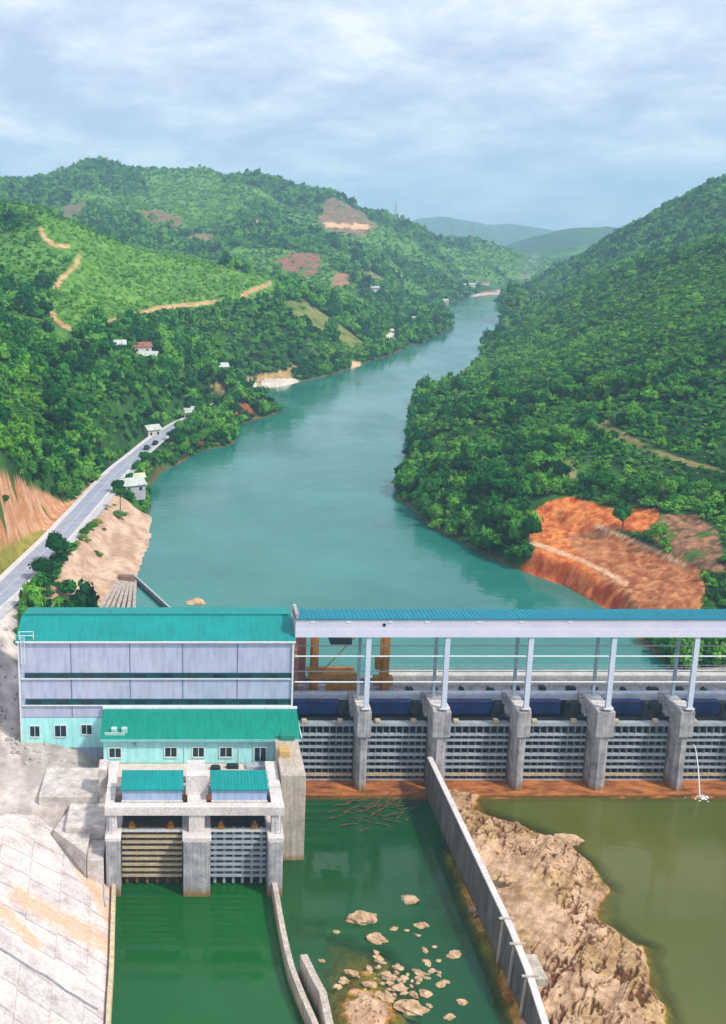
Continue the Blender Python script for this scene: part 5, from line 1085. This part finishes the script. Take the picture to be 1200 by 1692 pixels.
for c in chosen:
    uu, vv = u[c], v[c]; sz = 'small' if scl[c] < 2.25 else ('medium sized' if scl[c] < 2.7 else 'large')
    nr = near_line(np.array([x[c]]), np.array([y[c]]), ROAD[::3])[0][0]
    if uu < 560:
        if vv < 600: lab, grp = sz + ' round dark green tree in the wood above the pinkish hillside house', 'trees of the upper left wood'
        elif nr < 22: lab, grp = sz + (' leafy tree uphill of the road, above the orange cut bank' if uu < 150 else ' leafy tree close beside the far stretch of the lakeside road'), 'trees beside the lakeside road'
        elif uu < 120: lab, grp = sz + ' leafy tree at the left picture edge, upslope from the orange cut bank', 'trees above the cut bank'
        elif uu < 260: lab, grp = sz + ' leafy tree on the left slope below the pinkish hillside house', 'trees below the hillside house'
        else: lab, grp = sz + ' leafy tree on the left slope towards the pale sand spit', 'trees near the sand spit'
    else:
        band = 'upstream of the headland' if vv < 700 else ('on the headland' if vv < 850 else 'below the headland')
        if z[c] < WL + 4: lab, grp = sz + ' dark tree at the right bank water line ' + band, 'trees along the right shore'
        elif uu < 850: lab, grp = sz + ' tree on the right slope ' + ('above' if vv < 760 else 'on') + ' the headland, left of the orange cutting', 'trees left of the orange cutting'
        elif uu < 1030: lab, grp = sz + ' tree on the right slope ' + ('high above' if vv < 740 else 'just above') + ' the orange cutting', 'trees above the orange cutting'
        else: lab, grp = sz + ' tree on the right slope by the picture edge, ' + ('high up' if vv < 700 else 'near the brown scree'), 'trees by the right picture edge'
    plant_tree(x[c], y[c], z[c] - .2, scl[c] / 2.3, RT.uniform(0, 6.28), RT.randint(0, 6), lab, grp)
# trees hanging over the left shore
shore_tr = [(306, 752), (320, 744), (336, 734), (350, 728), (364, 724), (378, 722), (380, 704), (352, 706), (330, 716), (310, 726), (258, 772), (272, 764), (388, 690), (432, 682), (446, 676), (430, 668), (412, 664), (365, 690), (345, 690), (380, 660), (318, 702), (338, 700)]
for i, (pu, pv) in enumerate(shore_tr):
    gx_, gy_, gz_ = ground(pu, pv, 14)
    plant_tree(gx_, gy_, max(gz_, WL) - .4, RT.uniform(.9, 1.5), RT.uniform(0, 6), i % 6, 'green tree overhanging the left shore between the road and the reservoir', 'trees on the left shore')
# lone tree on the sand, with its shrub beneath
gx_, gy_, gz_ = ground(199, 852, 15.5)
lt = empty('lone_tree', (gx_, gy_, gz_), 'lone slender tree with a long bare trunk on the sandy shore', 'tree')
b = MB(); b.tube((gx_, gy_, gz_ - .4), (gx_ + .1, gy_, gz_ + 6.5), .16, 7, .1)
for k in range(5): a = k * 1.3; b.tube((gx_ + .1, gy_, gz_ + 5.4), (gx_ + .1 + 1.5 * math.cos(a), gy_ + 1.5 * math.sin(a), gz_ + 7.6), .07, 5, .03)
b.build('trunk', bark, lt)
V, Q = leafset(420, 2.2, 1.5, 41, .14, 8, False); me = bpy.data.meshes.new('crown'); me.from_pydata([(p[0] * 1, p[1] * 1, p[2] + 5.6) for p in V], [], Q); link_mesh('crown', me, leaf_one, lt)
SH = []
for k in range(3):
    V, Q = leafset(260, 1, .6, 500 + k, .14, 7, True); me = bpy.data.meshes.new('shrub'); me.from_pydata(V, [], Q); me.materials.append(leaf_mat('shrub_leaves_%d' % k, lin(30, 84, 24), lin(64, 118, 36), lin(130, 150, 60), False)); SH.append(me)
bushes = [(199, 856, 2.4, 'low wide bush spreading at the lone tree foot')] + [(u_, v_, s_, None) for u_, v_, s_ in ((150, 876, 2.2), (158, 868, 2.0), (142, 884, 2.0), (135, 892, 1.8), (126, 902, 1.6), (120, 908, 1.5), (146, 896, 1.3), (112, 916, 1.4), (104, 924, 1.2), (166, 920, 1.3), (160, 914, 1.0), (172, 876, .9), (62, 966, 1.5), (72, 958, 1.4), (80, 948, 1.4), (66, 980, 1.7), (80, 985, 1.6), (60, 992, 1.6), (92, 968, 1.2), (72, 998, 1.6), (90, 998, 1.5), (100, 992, 1.3), (88, 940, 1.2), (55, 978, 1.3), (236, 824, 1.5), (228, 822, 1.1), (242, 812, 1.4), (190, 836, .9), (176, 842, .7))]
for i, (bu, bv, bs, lb) in enumerate(bushes):
    gx_, gy_, gz_ = ground(bu, bv, 16); o = bpy.data.objects.new('bush', SH[i % 3]); COL.objects.link(o); o.location = (gx_, gy_, gz_ - .2); o.scale = (bs, bs, bs * 1.05); o.rotation_euler = (0, 0, i * 1.7)
    tag(o, lb or ('bright green bush on the sand beside the road' if bv < 930 else 'yellowish bush at the sandy shore foot behind the powerhouse'), 'bush', 'bushes on the sandy shore' if not lb else None)
# dry orange brown tree clump at the shore
for (bu, bv, bs, lb) in ((318, 742, 1.3, 'orange brown dried tree leaning over the left shore'), (404, 690, 1.1, 'rust coloured dry tree on the little promontory')):
    gx_, gy_, gz_ = ground(bu, bv, 13.5); r = empty('dry_tree', (gx_, gy_, max(gz_, WL)), lb, 'tree'); dm = leaf_mat('dry_leaves', lin(120, 70, 34), lin(166, 104, 50), lin(190, 130, 70), False)
    V, Q = leafset(420, 3.6 * bs, 2.2 * bs, 77, .13, 9, True); me = bpy.data.meshes.new('crown'); me.from_pydata([(p[0], p[1], p[2] + .6) for p in V], [], Q); link_mesh('crown', me, dm, r)
    MB().tube((gx_, gy_, r.location.z - .6), (gx_, gy_, r.location.z + 3.4), .2, 7, .1).build('trunk', bark, r)
# ------------------------------------------------------------------ the air: one closed box of even haze, and smoke over the village
hz = MB().box(-6000, 9000, -300, 9500, -8, 520).build('haze', None); tag(hz, kind='stuff')
hm = bpy.data.materials.new('haze'); hm.use_nodes = True; t = hm.node_tree; t.nodes.remove(t.nodes['Principled BSDF'])
pv = t.nodes.new('ShaderNodeVolumePrincipled'); pv.inputs['Color'].default_value = (.50, .76, 1.0, 1); pv.inputs['Density'].default_value = 1.85e-4; pv.inputs['Anisotropy'].default_value = 0.0
t.links.new(pv.outputs[0], t.nodes['Material Output'].inputs['Volume']); hz.data.materials.append(hm)

sm = bpy.data.materials.new('smoke'); sm.use_nodes = True; t = sm.node_tree; t.nodes.remove(t.nodes['Principled BSDF']); pv = t.nodes.new('ShaderNodeVolumePrincipled'); pv.inputs['Color'].default_value = (.85, .93, 1, 1); pv.inputs['Density'].default_value = .0045; t.links.new(pv.outputs[0], t.nodes['Material Output'].inputs['Volume'])
import bmesh
bm = bmesh.new()
for (u_, v_, rr) in ((862, 447, 15), (868, 441, 20), (875, 444, 14), (874, 434, 17), (881, 428, 13), (884, 436, 10), (857, 440, 9), (888, 424, 9), (866, 432, 11)):
    from mathutils import Matrix
    bmesh.ops.create_icosphere(bm, subdivisions=3, radius=rr, matrix=Matrix.Translation(Vector(atY(u_, v_, 1880 + rr * 2.6 * (u_ % 3)))))
me = bpy.data.meshes.new('smoke'); bm.to_mesh(me); bm.free(); o = link_mesh('smoke', me, sm); tag(o, kind='stuff')
